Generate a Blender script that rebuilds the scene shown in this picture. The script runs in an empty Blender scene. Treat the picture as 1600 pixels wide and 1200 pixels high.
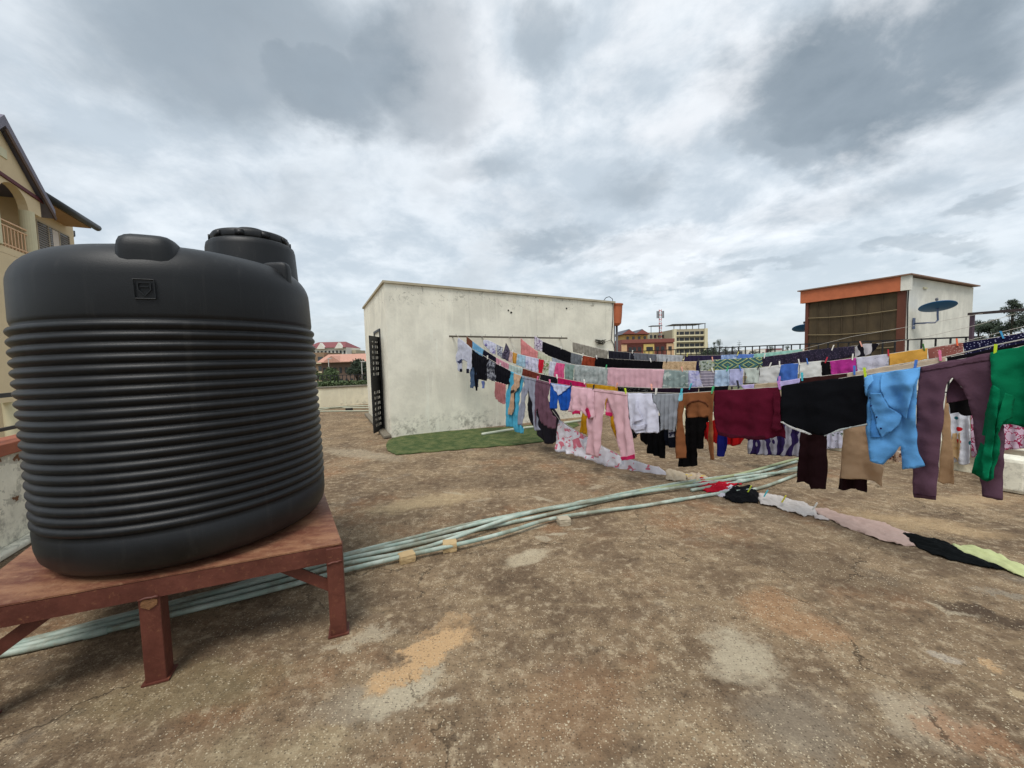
import bpy, math, random
from mathutils import Vector, Matrix, noise, geometry
R_ = random.Random(7)
C = bpy.context.scene.collection
sc = bpy.context.scene
# ------------------------------------------------------------------ camera
F_PX, EYE, PITCH, ROLL = 601.0, 1.5, math.radians(3.6), 0.026
Fv = Vector((0, math.cos(PITCH), -math.sin(PITCH)))
U0 = Vector((0, math.sin(PITCH), math.cos(PITCH)))
X0 = Vector((1, 0, 0))
Rv = X0*math.cos(ROLL) - U0*math.sin(ROLL)
Uv = X0*math.sin(ROLL) + U0*math.cos(ROLL)
cam = bpy.data.objects.new('camera', bpy.data.cameras.new('camera'))
C.objects.link(cam)
M = Matrix((Rv, Uv, -Fv)).transposed().to_4x4(); M.translation = (0, 0, EYE)
cam.matrix_world = M
cam.data.sensor_width = 36; cam.data.lens = 36*F_PX/1600
cam.data.clip_start = .05; cam.data.clip_end = 5000
sc.camera = cam
sc.render.resolution_x, sc.render.resolution_y = 1024, 768
EY = Vector((0, 0, EYE))
def ray(px, py): return Fv*F_PX + Rv*(px-800) + Uv*(600-py)
# ------------------------------------------------------------------ light
SUN_EL, SUN_AZ = math.radians(62), math.radians(200)      # azimuth from +Y towards +X
sun = bpy.data.objects.new('sun', bpy.data.lights.new('sun', 'SUN')); C.objects.link(sun)
sun.data.energy = 1.05; sun.data.angle = math.radians(25); sun.data.color = (1, .97, .92)
sd = Vector((math.sin(SUN_AZ)*math.cos(SUN_EL), math.cos(SUN_AZ)*math.cos(SUN_EL), math.sin(SUN_EL)))
sun.rotation_euler = sd.to_track_quat('Z', 'Y').to_euler()
vs = sc.view_settings
vs.view_transform = 'Standard'; vs.look = 'None'; vs.gamma = 1; vs.exposure = 1.3; vs.use_curve_mapping = False
sc.cycles.max_bounces = 6; sc.cycles.use_denoising = True

class N:
    """tiny node helper"""
    def __init__(s, tree): s.t = tree; s.n = tree.nodes; s.l = tree.links
    def new(s, typ, **kw):
        n = s.n.new(typ)
        for k, v in kw.items(): setattr(n, k, v)
        return n
    def put(s, node, key, v):
        if isinstance(v, bpy.types.NodeSocket): s.l.new(v, node.inputs[key])
        elif v is not None:
            if isinstance(v, (tuple, list)) and len(v) == 3 and node.inputs[key].type == 'RGBA': v = (*v, 1)
            node.inputs[key].default_value = v
    def math(s, op, a, b=None, c=None, clamp=False):
        n = s.new('ShaderNodeMath', operation=op); n.use_clamp = clamp
        s.put(n, 0, a)
        if b is not None: s.put(n, 1, b)
        if c is not None: s.put(n, 2, c)
        return n.outputs[0]
    def vmath(s, op, a, b=None, scale=None):
        n = s.new('ShaderNodeVectorMath', operation=op); s.put(n, 0, a)
        if b is not None: s.put(n, 1, b)
        if scale is not None: s.put(n, 3, scale)
        return n.outputs[1] if op in ('LENGTH', 'DISTANCE', 'DOT_PRODUCT') else n.outputs[0]
    def noise(s, vec, scale, detail=4, rough=.55, dist=0, col=False):
        n = s.new('ShaderNodeTexNoise'); s.put(n, 'Vector', vec); s.put(n, 'Scale', scale)
        s.put(n, 'Detail', detail); s.put(n, 'Roughness', rough); s.put(n, 'Distortion', dist)
        return n.outputs[1 if col else 0]
    def voro(s, vec, scale, feature='F1', out='Distance', rnd=1.0):
        n = s.new('ShaderNodeTexVoronoi', feature=feature); s.put(n, 'Vector', vec); s.put(n, 'Scale', scale)
        n.inputs['Randomness'].default_value = rnd
        return n.outputs[out]
    def step(s, v, lo, hi):
        n = s.new('ShaderNodeMapRange'); n.interpolation_type = 'SMOOTHSTEP'; s.put(n, 0, v)
        n.inputs[1].default_value = lo; n.inputs[2].default_value = hi
        return n.outputs[0]
    def mix(s, f, a, b, mode='MIX'):
        n = s.new('ShaderNodeMix', data_type='RGBA', blend_type=mode); s.put(n, 0, f); s.put(n, 6, a); s.put(n, 7, b)
        return n.outputs[2]
    def map(s, vec, loc=(0,0,0), rot=(0,0,0), scale=(1,1,1)):
        n = s.new('ShaderNodeMapping'); s.put(n, 0, vec); n.inputs[1].default_value = loc
        n.inputs[2].default_value = rot; n.inputs[3].default_value = scale
        return n.outputs[0]
# ------------------------------------------------------------------ sky
W = bpy.data.worlds.new('World'); sc.world = W; W.use_nodes = True
w = N(W.node_tree); w.n.clear()
out = w.new('ShaderNodeOutputWorld'); bg = w.new('ShaderNodeBackground'); w.l.new(bg.outputs[0], out.inputs[0])
sky = w.new('ShaderNodeTexSky'); sky.sky_type = 'NISHITA'; sky.sun_disc = False
sky.sun_elevation = SUN_EL; sky.sun_rotation = SUN_AZ
tc = w.new('ShaderNodeTexCoord'); G = tc.outputs['Generated']
sep = w.new('ShaderNodeSeparateXYZ'); w.put(sep, 0, G)
zz = w.math('MAXIMUM', w.math('ADD', sep.outputs[2], .30), .05)
comb = w.new('ShaderNodeCombineXYZ'); w.put(comb, 0, w.math('DIVIDE', sep.outputs[0], zz)); w.put(comb, 1, w.math('DIVIDE', sep.outputs[1], zz))
PL = comb.outputs[0]
wob = w.vmath('SCALE', w.vmath('SUBTRACT', w.noise(PL, 2.0, 8, .60, col=True), (.5, .5, .5)), scale=.30)
D = w.vmath('ADD', G, wob)
n1 = w.noise(PL, .9, 9, .56, .2); n2 = w.noise(w.map(PL, (3.1, 1.7, 0)), 1.9, 10, .60, .25); n3 = w.noise(w.map(PL, (8, 2, 0)), 4.6, 9, .62, .2)
dark = w.math('MULTIPLY', w.step(w.math('ADD', w.math('MULTIPLY', n1, .6), w.math('MULTIPLY', n2, .45)), .50, .66), .5)
def blob(px, py, wx, wy, rot, s, soft=(1.12, .50)):
    global dark
    d = ray(px, py).normalized(); az = math.atan2(d.x, d.y); el = math.asin(d.z)
    # rotate the direction so that the blob centre is +Y, then squash
    v = w.vmath('ADD', D, (0, 0, 0)); m = w.new('ShaderNodeMapping'); w.put(m, 0, v)
    m.inputs[2].default_value = (0, 0, az); v = m.outputs[0]
    m = w.new('ShaderNodeMapping'); w.put(m, 0, v); m.inputs[2].default_value = (-el, 0, 0); v = m.outputs[0]
    m = w.new('ShaderNodeMapping'); w.put(m, 0, v); m.inputs[2].default_value = (0, rot, 0); v = m.outputs[0]
    m = w.new('ShaderNodeMapping'); w.put(m, 0, v); m.inputs[3].default_value = (1/wx, 0.0001, 1/wy); v = m.outputs[0]
    k = w.math('MULTIPLY', w.step(w.vmath('LENGTH', v), soft[0], soft[1]), s)
    facing = w.math('GREATER_THAN', w.vmath('DOT_PRODUCT', D, tuple(d)), .4)
    dark = w.math('MAXIMUM', dark, w.math('MULTIPLY', k, facing))
blob(380, 70, .30, .17, .25, .8); blob(640, 90, .20, .15, .1, .95); blob(490, 130, .16, .10, .1, .9); blob(1350, 120, .28, .12, -.25, 1.0); blob(855, 40, .06, .09, .0, .5); blob(250, 20, .2, .08, .2, .6)
blob(1240, 190, .17, .07, -.3, .7); blob(745, 245, .13, .04, 0, .5, (1.4, .2)); blob(840, 385, .15, .035, -.1, .6, (1.4, .2))
blob(1010, 400, .20, .032, .03, .6, (1.4, .2)); blob(985, 305, .10, .05, 0, .55, (1.4, .2)); blob(1300, 295, .16, .04, 0, .45, (1.4, .2)); blob(1580, 300, .06, .03, 0, .5); blob(1440, 410, .10, .02, 0, .4); blob(1080, 430, .25, .02, 0, .35)
light = w.step(w.math('ADD', w.math('MULTIPLY', n2, .55), w.math('MULTIPLY', n3, .5)), .42, .64)
base = w.mix(light, (.244, .276, .304), (.362, .386, .406))
base = w.mix(w.math('MULTIPLY', w.step(sep.outputs[2], .30, .0), .65), base, (.290, .322, .345))
c = w.mix(w.math('MULTIPLY', dark, w.math('ADD', .58, w.math('MULTIPLY', n3, .65))), base, (.108, .131, .150))
# brighter tatters of cloud towards the hidden sun
sg = w.step(w.vmath('DOT_PRODUCT', G, tuple(ray(1060, 90).normalized())), .78, 1.0)
c = w.mix(w.math('MULTIPLY', w.math('MULTIPLY', sg, w.step(n2, .46, .62)), .45), c, (.50, .50, .505))
ten = w.vmath('SCALE', c, scale=10.0)
f = w.mix(.94, sky.outputs[0], ten)
below = w.step(sep.outputs[2], -.02, -.12)
f = w.mix(below, f, (1.6, 1.5, 1.35))
w.put(bg, 0, f); bg.inputs[1].default_value = 0.1
# ------------------------------------------------------------------ materials
MATS = {}
def mat(name, col, rough=.8, metal=0, noise_amt=.12, nscale=6, bump=.0, bscale=60, coords='Object', spec=.4, fn=None, trans=0):
    if name in MATS: return MATS[name]
    m = bpy.data.materials.new(name); m.use_nodes = True; t = N(m.node_tree)
    b = t.n['Principled BSDF']; b.inputs['Roughness'].default_value = rough; b.inputs['Metallic'].default_value = metal
    b.inputs['Specular IOR Level'].default_value = spec
    tcn = t.new('ShaderNodeTexCoord'); v = tcn.outputs[coords]
    base = fn(t, v, b) if fn else (*col, 1)
    if noise_amt:
        nz = t.noise(v, nscale, 6, .6)
        k = t.math('ADD', 1-noise_amt, t.math('MULTIPLY', nz, 2*noise_amt))
        base = t.mix(1, base, t.vmath('SCALE', (1, 1, 1), scale=k), 'MULTIPLY')
    t.put(b, 'Base Color', base)
    if bump:
        bn = t.new('ShaderNodeBump'); bn.inputs['Strength'].default_value = bump; bn.inputs['Distance'].default_value = .01
        t.put(bn, 'Height', t.noise(v, bscale, 5, .65)); t.put(b, 'Normal', bn.outputs[0])
    if trans:
        tr = t.new('ShaderNodeBsdfTranslucent'); t.put(tr, 'Color', base)
        mx = t.new('ShaderNodeMixShader'); mx.inputs[0].default_value = trans
        t.l.new(b.outputs[0], mx.inputs[1]); t.l.new(tr.outputs[0], mx.inputs[2])
        t.l.new(mx.outputs[0], t.n['Material Output'].inputs[0])
    MATS[name] = m; return m
def srgb(r, g, b):
    return tuple(((x/255)/12.92 if x/255 <= .04045 else ((x/255+.055)/1.055)**2.4) for x in (r, g, b))
# ------------------------------------------------------------------ geometry helpers
class MB:
    def __init__(s): s.v = []; s.f = []
    def add(s, vs_, fs):
        o = len(s.v); s.v += [Vector(p) for p in vs_]; s.f += [tuple(i+o for i in q) for q in fs]; return s
    def box(s, c, d, ax=None):
        c = Vector(c); ax = ax or (Vector((1,0,0)), Vector((0,1,0)), Vector((0,0,1)))
        vv = [c + ax[0]*(i*d[0]/2) + ax[1]*(j*d[1]/2) + ax[2]*(k*d[2]/2) for i in (-1,1) for j in (-1,1) for k in (-1,1)]
        return s.add(vv, [(0,1,3,2),(4,6,7,5),(0,4,5,1),(2,3,7,6),(0,2,6,4),(1,5,7,3)])
    def bar(s, a, b, wd, ht, up=(0,0,1)):
        a = Vector(a); b = Vector(b); z = (b-a); L = z.length; z.normalize(); up = Vector(up)
        x = z.cross(up)
        if x.length < 1e-3: x = z.cross(Vector((1,0,0)))
        x.normalize(); y = x.cross(z)
        return s.box((a+b)/2, (wd, ht, L), (x, y, z))
    def tube(s, pts, r, n=8, closed_ends=True):
        pts = [Vector(p) for p in pts]; rr = r if isinstance(r, (list, tuple)) else [r]*len(pts)
        rings = []; prev = None
        for i, p in enumerate(pts):
            t = (pts[min(i+1, len(pts)-1)] - pts[max(i-1, 0)]).normalized()
            a = t.orthogonal().normalized() if prev is None else (prev - t*prev.dot(t)).normalized()
            prev = a; b = t.cross(a)
            rings.append([p + a*(rr[i]*math.cos(2*math.pi*k/n)) + b*(rr[i]*math.sin(2*math.pi*k/n)) for k in range(n)])
        vv = [q for g in rings for q in g]; ff = []
        for i in range(len(pts)-1):
            for k in range(n): ff.append((i*n+k, i*n+(k+1)%n, (i+1)*n+(k+1)%n, (i+1)*n+k))
        if closed_ends: ff += [tuple(range(n))[::-1], tuple((len(pts)-1)*n+k for k in range(n))]
        return s.add(vv, ff)
    def lathe(s, prof, c, n=48, cap=True):
        c = Vector(c); vv = []; ff = []
        for (r, z) in prof:
            for k in range(n):
                a = 2*math.pi*k/n; vv.append(c + Vector((r*math.cos(a), r*math.sin(a), z)))
        for i in range(len(prof)-1):
            for k in range(n): ff.append((i*n+k, i*n+(k+1)%n, (i+1)*n+(k+1)%n, (i+1)*n+k))
        if cap: ff += [tuple(range(n))[::-1], tuple((len(prof)-1)*n+k for k in range(n))]
        return s.add(vv, ff)
    def prism(s, pts, ext):
        pts = [Vector(p) for p in pts]; e = Vector(ext); n = len(pts)
        return s.add(pts + [p+e for p in pts], [tuple(range(n))[::-1], tuple(range(n, 2*n))] + [(i, (i+1)%n, n+(i+1)%n, n+i) for i in range(n)])
    def build(s, name, m=None, parent=None, origin=None, smooth=False, bevel=0, fix=True):
        if origin is None:
            if parent is not None: origin = Vector(parent.location)
            else:
                xs = [min(p[i] for p in s.v) for i in range(3)]; xe = [max(p[i] for p in s.v) for i in range(3)]
                origin = Vector(((xs[0]+xe[0])/2, (xs[1]+xe[1])/2, xs[2]))
        origin = Vector(origin)
        me = bpy.data.meshes.new(name); me.from_pydata([p-origin for p in s.v], [], s.f)
        if fix:
            import bmesh
            bm = bmesh.new(); bm.from_mesh(me); bmesh.ops.recalc_face_normals(bm, faces=bm.faces[:]); bm.to_mesh(me); bm.free()
        if smooth:
            me.polygons.foreach_set('use_smooth', [True]*len(me.polygons))
        o = bpy.data.objects.new(name, me); C.objects.link(o)
        if m: me.materials.append(m)
        if parent is not None: o.parent = parent; o.location = origin - Vector(parent.location)
        else: o.location = origin
        if bevel:
            b = o.modifiers.new('bevel', 'BEVEL'); b.width = bevel; b.segments = 2; b.limit_method = 'ANGLE'
        return o
def tag(o, label=None, cat=None, group=None, kind=None):
    if label: o['label'] = label
    if cat: o['category'] = cat
    if group: o['group'] = group
    if kind: o['kind'] = kind
    return o
def thing(name, loc, label, cat, group=None):
    o = bpy.data.objects.new(name, None); C.objects.link(o); o.location = loc; o.empty_display_size = .1
    return tag(o, label, cat, group)
# sub-parts: parents of parts hold world = parent loc + own loc (no rotations used)
def wloc(o):
    v = Vector(o.location)
    while o.parent: o = o.parent; v += Vector(o.location)
    return v
_b = MB.build
def build_under(mb, name, m, part, **k):
    o = _b(mb, name, m, None, origin=wloc(part), **k); o.parent = part; o.location = (0, 0, 0); return o

GA = math.radians(63.5)                       # the roof's grid
U = Vector((math.sin(GA), math.cos(GA), 0)); V = Vector((-math.cos(GA), math.sin(GA), 0)); Z = Vector((0, 0, 1))
AX = (U, V, Z)
def on_z(px, py, z=0.0):
    d = ray(px, py); return EY + d*((z-EYE)/d.z)
def on_plane(px, py, p0, n):
    d = ray(px, py); return EY + d*((Vector(p0)-EY).dot(n)/d.dot(n))
def at(px, py, Y):
    d = ray(px, py); return EY + d*(Y/d.y)
def vplane(a, b):                             # vertical plane through two plan points
    a = Vector((a[0], a[1], 0)); b = Vector((b[0], b[1], 0)); t = (b-a).normalized()
    return a, t, Vector((-t.y, t.x, 0))
#@@SETTING
#@@OBJECTS
# ================================================================== SETTING
def pUV(u, v, z=0.0): return U*u + V*v + Z*z
# --- concrete roof floor
def gpatch(t, P, a, b, w_, lo=.6, hi=1.15):
    """irregular patch of other cement lying between two spots of the roof"""
    A_, B_ = on_z(*a), on_z(*b); c_ = (A_+B_)/2; d_ = B_-A_; rx = d_.length/2
    v = t.map(P, loc=(-c_.x, -c_.y, 0)); v = t.map(v, rot=(0, 0, -math.atan2(d_.y, d_.x))); v = t.map(v, scale=(1/rx, 1/w_, 0))
    return t.step(t.vmath('LENGTH', v), hi, lo)
def fn_roof(t, v, b):
    wob = t.vmath('SCALE', t.vmath('SUBTRACT', t.noise(v, 4.5, 6, .7, col=True), (.5, .5, .5)), scale=.55)
    P = t.vmath('ADD', v, wob)
    big = t.noise(v, .55, 6, .62, .4); mid = t.noise(v, 2.2, 7, .68, .3); fin = t.noise(v, 14, 7, .72); gr = t.noise(v, 90, 4, .7)
    stre = t.noise(t.map(v, rot=(0, 0, .35), scale=(1, 4, 1)), 2.0, 6, .65)
    c = t.mix(t.step(mid, .36, .66), srgb(104, 87, 69), srgb(136, 117, 93))
    c = t.mix(t.math('MULTIPLY', t.step(big, .46, .66), .6), c, srgb(84, 69, 55))
    c = t.mix(t.math('MULTIPLY', t.step(stre, .52, .70), .6), c, srgb(142, 124, 98))
    rust = t.step(t.noise(t.map(v, loc=(5, 9, 0)), 1.0, 6, .65), .53, .70)
    c = t.mix(t.math('MULTIPLY', rust, .6), c, srgb(132, 96, 68))
    c = t.mix(t.math('MULTIPLY', t.step(t.noise(t.map(v, loc=(1, 4, 0)), 1.5, 7, .7), .56, .72), .75), c, srgb(112, 104, 93))
    f6 = t.noise(v, 7, 9, .78)
    c = t.mix(t.math('MULTIPLY', t.step(fin, .50, .66), .62), c, srgb(166, 151, 127))
    c = t.mix(t.math('MULTIPLY', t.step(fin, .48, .30), .5), c, srgb(64, 54, 44))
    c = t.mix(t.math('MULTIPLY', t.step(f6, .47, .33), .5), c, srgb(72, 60, 48))
    c = t.mix(t.math('MULTIPLY', t.step(f6, .54, .66), .45), c, srgb(164, 147, 121))
    # cement patches and stains that lie on this roof
    pale, orange, darkc, greyc = srgb(164, 153, 132), srgb(176, 146, 110), srgb(70, 57, 46), srgb(128, 119, 105)
    P2 = t.vmath('ADD', v, t.vmath('SCALE', t.vmath('SUBTRACT', t.noise(v, 11, 6, .75, col=True), (.5, .5, .5)), scale=.13))
    def soft(k, n_): return t.math('MULTIPLY', k, t.math('ADD', .45, t.math('MULTIPLY', n_, .9)))
    for (a_, b_, w_, col, k) in [
        ((520, 1120), (700, 1040), .18, pale, .55), ((470, 1090), (640, 1130), .12, greyc, .5), ((500, 1010), (620, 985), .07, pale, .7),
        ((562, 1082), (742, 985), .105, orange, 1.35), ((560, 1135), (700, 1050), .09, pale, 1.1), ((640, 1000), (760, 960), .05, orange, .5),
        ((1090, 1000), (1230, 1060), .2, pale, .9), ((1180, 1080), (1330, 1200), .3, greyc, .6), ((1340, 1070), (1560, 1190), .17, srgb(160, 148, 128), .7),
        ((1440, 935), (1640, 985), .10, darkc, .95), ((1430, 940), (1530, 962), .03, pale, .7), ((1510, 912), (1640, 945), .05, greyc, .9),
        ((1100, 850), (1500, 930), .28, darkc, .45), ((930, 700), (760, 705), .18, darkc, .6), ((980, 690), (1100, 705), .2, darkc, .4), ((600, 760), (900, 745), .3, darkc, .35),
        ((500, 700), (640, 720), .25, pale, .45), ((560, 800), (760, 770), .22, srgb(176, 156, 122), .5), ((1300, 800), (1600, 840), .22, srgb(172, 148, 114), .6), ((1400, 780), (1600, 780), .2, srgb(170, 148, 116), .5),
        ((300, 1010), (520, 950), .12, darkc, .5), ((100, 1100), (460, 1060), .2, srgb(118, 108, 80), .45), ((300, 1190), (560, 1190), .15, srgb(150, 138, 110), .4),
        ((780, 1190), (980, 1040), .25, srgb(140, 108, 80), .35), ((1150, 920), (1330, 1010), .2, srgb(158, 118, 84), .45), ((1450, 1130), (1600, 1180), .12, srgb(146, 104, 74), .5)]:
        c = t.mix(soft(gpatch(t, P, a_, b_, w_, .35, 1.25), t.math('MULTIPLY', mid, k)) if 0 else t.math('MULTIPLY', gpatch(t, P, a_, b_, w_, .45, 1.2), t.math('MULTIPLY', t.math('ADD', .55, t.math('MULTIPLY', f6, .9)), k*.95)), c, col)
    for (a_, b_, w_, col, k) in [
        ((798, 832), (858, 818), .045, pale, .75), ((835, 838), (862, 845), .05, pale, .6), ((788, 885), (860, 858), .10, srgb(176, 164, 140), .7), ((812, 865), (845, 862), .06, pale, .5), ((852, 836), (890, 832), .025, pale, .8), ((892, 828), (925, 824), .015, pale, .8),
        ((830, 775), (865, 784), .04, pale, .6), ((690, 768), (730, 774), .03, pale, .45), ((730, 786), (770, 778), .03, pale, .35), ((920, 764), (945, 758), .04, pale, .6), ((718, 728), (740, 730), .02, pale, .6),
        ((1450, 1020), (1508, 1036), .035, srgb(160, 150, 136), .8), ((1525, 1030), (1570, 1050), .04, orange, .75), ((1570, 1078), (1625, 1100), .04, srgb(172, 154, 124), .8), ((1170, 1040), (1200, 1052), .03, pale, .45), ((930, 706), (1000, 712), .04, pale, .3)]:
        c = t.mix(t.math('MULTIPLY', gpatch(t, P2, a_, b_, w_, .70, 1.1), t.math('MULTIPLY', t.math('ADD', .6, t.math('MULTIPLY', f6, .7)), k)), c, col)
    # hairline cracks
    cr = t.voro(t.vmath('ADD', v, t.vmath('SCALE', t.noise(v, 3, 5, .6, col=True), scale=.5)), .55, 'DISTANCE_TO_EDGE')
    c = t.mix(t.math('MULTIPLY', t.step(cr, .006, .001), t.math('MULTIPLY', t.step(mid, .42, .58), .7)), c, srgb(48, 38, 30))
    # grit: pale stone flecks and dark pits
    fl = t.voro(v, 34, out='Distance'); cellr = t.voro(v, 34, out='Color')
    sepc = t.new('ShaderNodeSeparateColor'); t.put(sepc, 0, cellr)
    f = t.math('MULTIPLY', t.step(fl, .26, .16), t.math('GREATER_THAN', sepc.outputs[0], .86))
    f = t.math('MULTIPLY', f, t.step(mid, .38, .55))
    c = t.mix(t.math('MULTIPLY', f, .36), c, srgb(196, 186, 164))
    fl2 = t.voro(v, 95, out='Distance'); c2 = t.voro(v, 95, out='Color'); s2 = t.new('ShaderNodeSeparateColor'); t.put(s2, 0, c2)
    f2 = t.math('MULTIPLY', t.step(fl2, .40, .2), t.math('GREATER_THAN', s2.outputs[1], .72))
    c = t.mix(t.math('MULTIPLY', f2, t.math('ADD', .2, t.math('MULTIPLY', t.step(mid, .4, .6), .6))), c, srgb(192, 178, 152))
    f3 = t.math('MULTIPLY', t.step(fl2, .45, .25), t.math('LESS_THAN', s2.outputs[1], .30))
    c = t.mix(t.math('MULTIPLY', f3, .6), c, srgb(62, 53, 45))
    c = t.mix(1, c, t.vmath('SCALE', (1.20, 1.18, 1.15), scale=t.math('ADD', .70, t.math('MULTIPLY', gr, .6))), 'MULTIPLY')
    bn = t.new('ShaderNodeBump'); bn.inputs['Strength'].default_value = .95; bn.inputs['Distance'].default_value = .014
    h = t.math('ADD', t.math('MULTIPLY', fin, 1.2), t.math('ADD', t.math('MULTIPLY', gr, .55), t.math('MULTIPLY', f, .5)))
    t.put(bn, 'Height', h); t.put(b, 'Normal', bn.outputs[0])
    return c
M_ROOF = mat('roof_concrete', (0,0,0), .93, noise_amt=0, fn=fn_roof, spec=.18)
UL, UR, VF = on_z(20, 856).dot(U), on_z(1530, 741).dot(U), on_z(540, 633.5).dot(V)                # parapet lines on the grid
def slabrect(u0, u1, v0, v1, z0, z1): return MB().prism([pUV(u0, v0, z1), pUV(u1, v0, z1), pUV(u1, v1, z1), pUV(u0, v1, z1)], (0, 0, z0-z1))
o = slabrect(UL-.3, UR+.3, -6, VF+.3, -.35, 0).build('floor', M_ROOF, origin=(0, 0, 0)); tag(o, kind='structure')

def fn_town(t, v, b):
    n = t.noise(v, .03, 8, .7); n2 = t.noise(v, .15, 6, .7)
    c = t.mix(t.step(n, .42, .6), srgb(120, 98, 76), srgb(70, 84, 48))
    return t.mix(t.step(n2, .5, .7), c, srgb(96, 104, 66))
M_TOWN = mat('town_ground', (0,0,0), .95, fn=fn_town, noise_amt=0)
o = MB().add([(-3000,-3000,-12),(3000,-3000,-12),(3000,3000,-12),(-3000,3000,-12)], [(0,1,2,3)]).build('ground', M_TOWN, origin=(0,0,-12)); tag(o, kind='structure')
# the storeys of the building this roof belongs to
M_PLASTER0 = mat('lower_plaster', srgb(205, 200, 180), .9)
o = slabrect(UL-.25, UR+.25, -5.9, VF+.25, -12, -.36).build('building', M_PLASTER0); tag(o, 'cream block of flats under the rooftop terrace', 'building')

# --- plaster walls
def plaster(name, col, dirt=(.16, .15, .12), zlow=.35, peel=0, seed=0.):
    def fn(t, v, b):
        g = t.new('ShaderNodeNewGeometry').outputs['Position']
        s_ = t.new('ShaderNodeSeparateXYZ'); t.put(s_, 0, g); z = s_.outputs[2]
        gm = t.map(g, loc=(seed, seed*2, 0))
        n = t.noise(gm, 1.6, 7, .65); f = t.noise(gm, 9, 7, .75); v2 = t.noise(t.map(gm, scale=(3, 3, .35)), 1.6, 5, .6)
        c = t.mix(t.step(n, .38, .64), tuple(x*.88 for x in col), tuple(min(1, x*1.05) for x in col))
        c = t.mix(t.math('MULTIPLY', t.step(v2, .53, .68), .35), c, tuple(min(1, x*1.18) for x in col))
        low = t.math('MULTIPLY', t.step(z, zlow+.22, zlow-.2), t.step(t.math('ADD', t.math('MULTIPLY', f, .6), t.math('MULTIPLY', n, .45)), .50, .66))
        c = t.mix(t.math('MULTIPLY', low, .72), c, dirt)
        spots = t.math('MULTIPLY', t.step(t.noise(gm, 4.2, 8, .8), .60, .70), .5)
        c = t.mix(spots, c, tuple(x*.55 for x in col))
        if peel:
            fl = t.noise(t.map(gm, scale=(1, 1, 1.4)), 3.2, 8, .75)
            c = t.mix(t.step(fl, .545, .57), c, tuple(x*.62 for x in col))
            c = t.mix(t.step(fl, .625, .64), c, srgb(110, 76, 52))
        if zlow > 0:
            run = t.math('MULTIPLY', t.step(t.noise(t.map(gm, scale=(9, 9, .25)), 1.3, 6, .7), .56, .70), t.step(z, 1.2, 3.0))
            c = t.mix(t.math('MULTIPLY', run, .45), c, tuple(x*.60 for x in col))
            wsh = t.step(t.noise(t.map(gm, loc=(4, 2, 0), scale=(5, 5, .4)), 1.1, 6, .7), .58, .66)
            c = t.mix(t.math('MULTIPLY', wsh, .35), c, tuple(min(.9, x*1.2) for x in col))
            tp = t.math('MULTIPLY', t.step(z, 2.5, 2.9), t.step(t.noise(gm, 7, 8, .85, 1.2), .56, .60))
            c = t.mix(t.math('MULTIPLY', tp, .65), c, (.13, .12, .09))
        bn = t.new('ShaderNodeBump'); bn.inputs['Strength'].default_value = .5; bn.inputs['Distance'].default_value = .02
        t.put(bn, 'Height', t.math('ADD', n, t.math('MULTIPLY', f, .35))); t.put(b, 'Normal', bn.outputs[0])
        return c
    return mat(name, (0,0,0), .9, noise_amt=.05, nscale=30, fn=fn, spec=.2)
M_WALLA = plaster('room_plaster', srgb(233, 228, 211))
M_PARA = plaster('parapet_plaster', srgb(232, 224, 198), zlow=.12, seed=3)
M_PEEL = plaster('peeling_plaster', srgb(226, 222, 204), zlow=.3, peel=1, seed=5)
M_BLACK = mat('black_metal', (.012, .012, .014), .5)
M_GREYM = mat('grey_metal', (.12, .12, .125), .5)
M_ORANGE = mat('terracotta_paint', srgb(186, 104, 68), .75, noise_amt=.3, nscale=5, bump=.3)
M_BRICKCOP = mat('terracotta_coping', srgb(150, 88, 64), .85, noise_amt=.3, nscale=8, bump=.4)
M_CONC = mat('weathered_concrete', srgb(120, 112, 98), .9, noise_amt=.35, nscale=5, bump=.4)
M_PVC = None

# stair room (building A) -------------------------------------------------
cA = on_z(611.5, 684); A0, AV0 = cA.dot(U), cA.dot(V)
A1 = on_plane(960, 600, pUV(A0, AV0), V).dot(U); AV1 = on_plane(574, 600, pUV(A0, AV0), U).dot(V)
ZA0, ZA1 = on_plane(598, 442, pUV(A0, AV0), V).z, on_plane(960, 474, pUV(A0, AV0), V).z
root = thing('rooftop_room', pUV(A0, AV0), 'cream plastered rooftop room behind the clothes, with grille door on its short side', 'building')
def tp(u): return ZA0 + (ZA1-ZA0)*(u-A0)/(A1-A0)
mb = MB(); vv = [pUV(A0,AV0), pUV(A1,AV0), pUV(A1,AV1), pUV(A0,AV1)]
top = [pUV(A0,AV0,tp(A0)), pUV(A1,AV0,tp(A1)), pUV(A1,AV1,tp(A1)), pUV(A0,AV1,tp(A0))]
mb.add(vv+top, [(3,2,1,0),(4,5,6,7),(0,1,5,4),(1,2,6,5),(2,3,7,6),(3,0,4,7)])
mb.build('wall', M_WALLA, root)
e = .035; mb = MB(); lo = [pUV(A0-e,AV0-e,tp(A0)+.003), pUV(A1+e,AV0-e,tp(A1)+.003), pUV(A1+e,AV1+e,tp(A1)+.003), pUV(A0-e,AV1+e,tp(A0)+.003)]
mb.prism(lo, (0,0,.045)); mb.build('roof_edge', mat('roof_edge', srgb(178, 168, 145), .9, noise_amt=.4, nscale=4), root)
# plinth of rough cement at the foot of the short side
mb = MB().prism([pUV(A0-.16,AV0-.1,.004), pUV(A0-.003,AV0-.05,.004), pUV(A0-.003,AV1,.004), pUV(A0-.12,AV1,.004)], (0,0,.07)); mb.build('plinth', M_CONC, root, bevel=.02)
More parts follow.
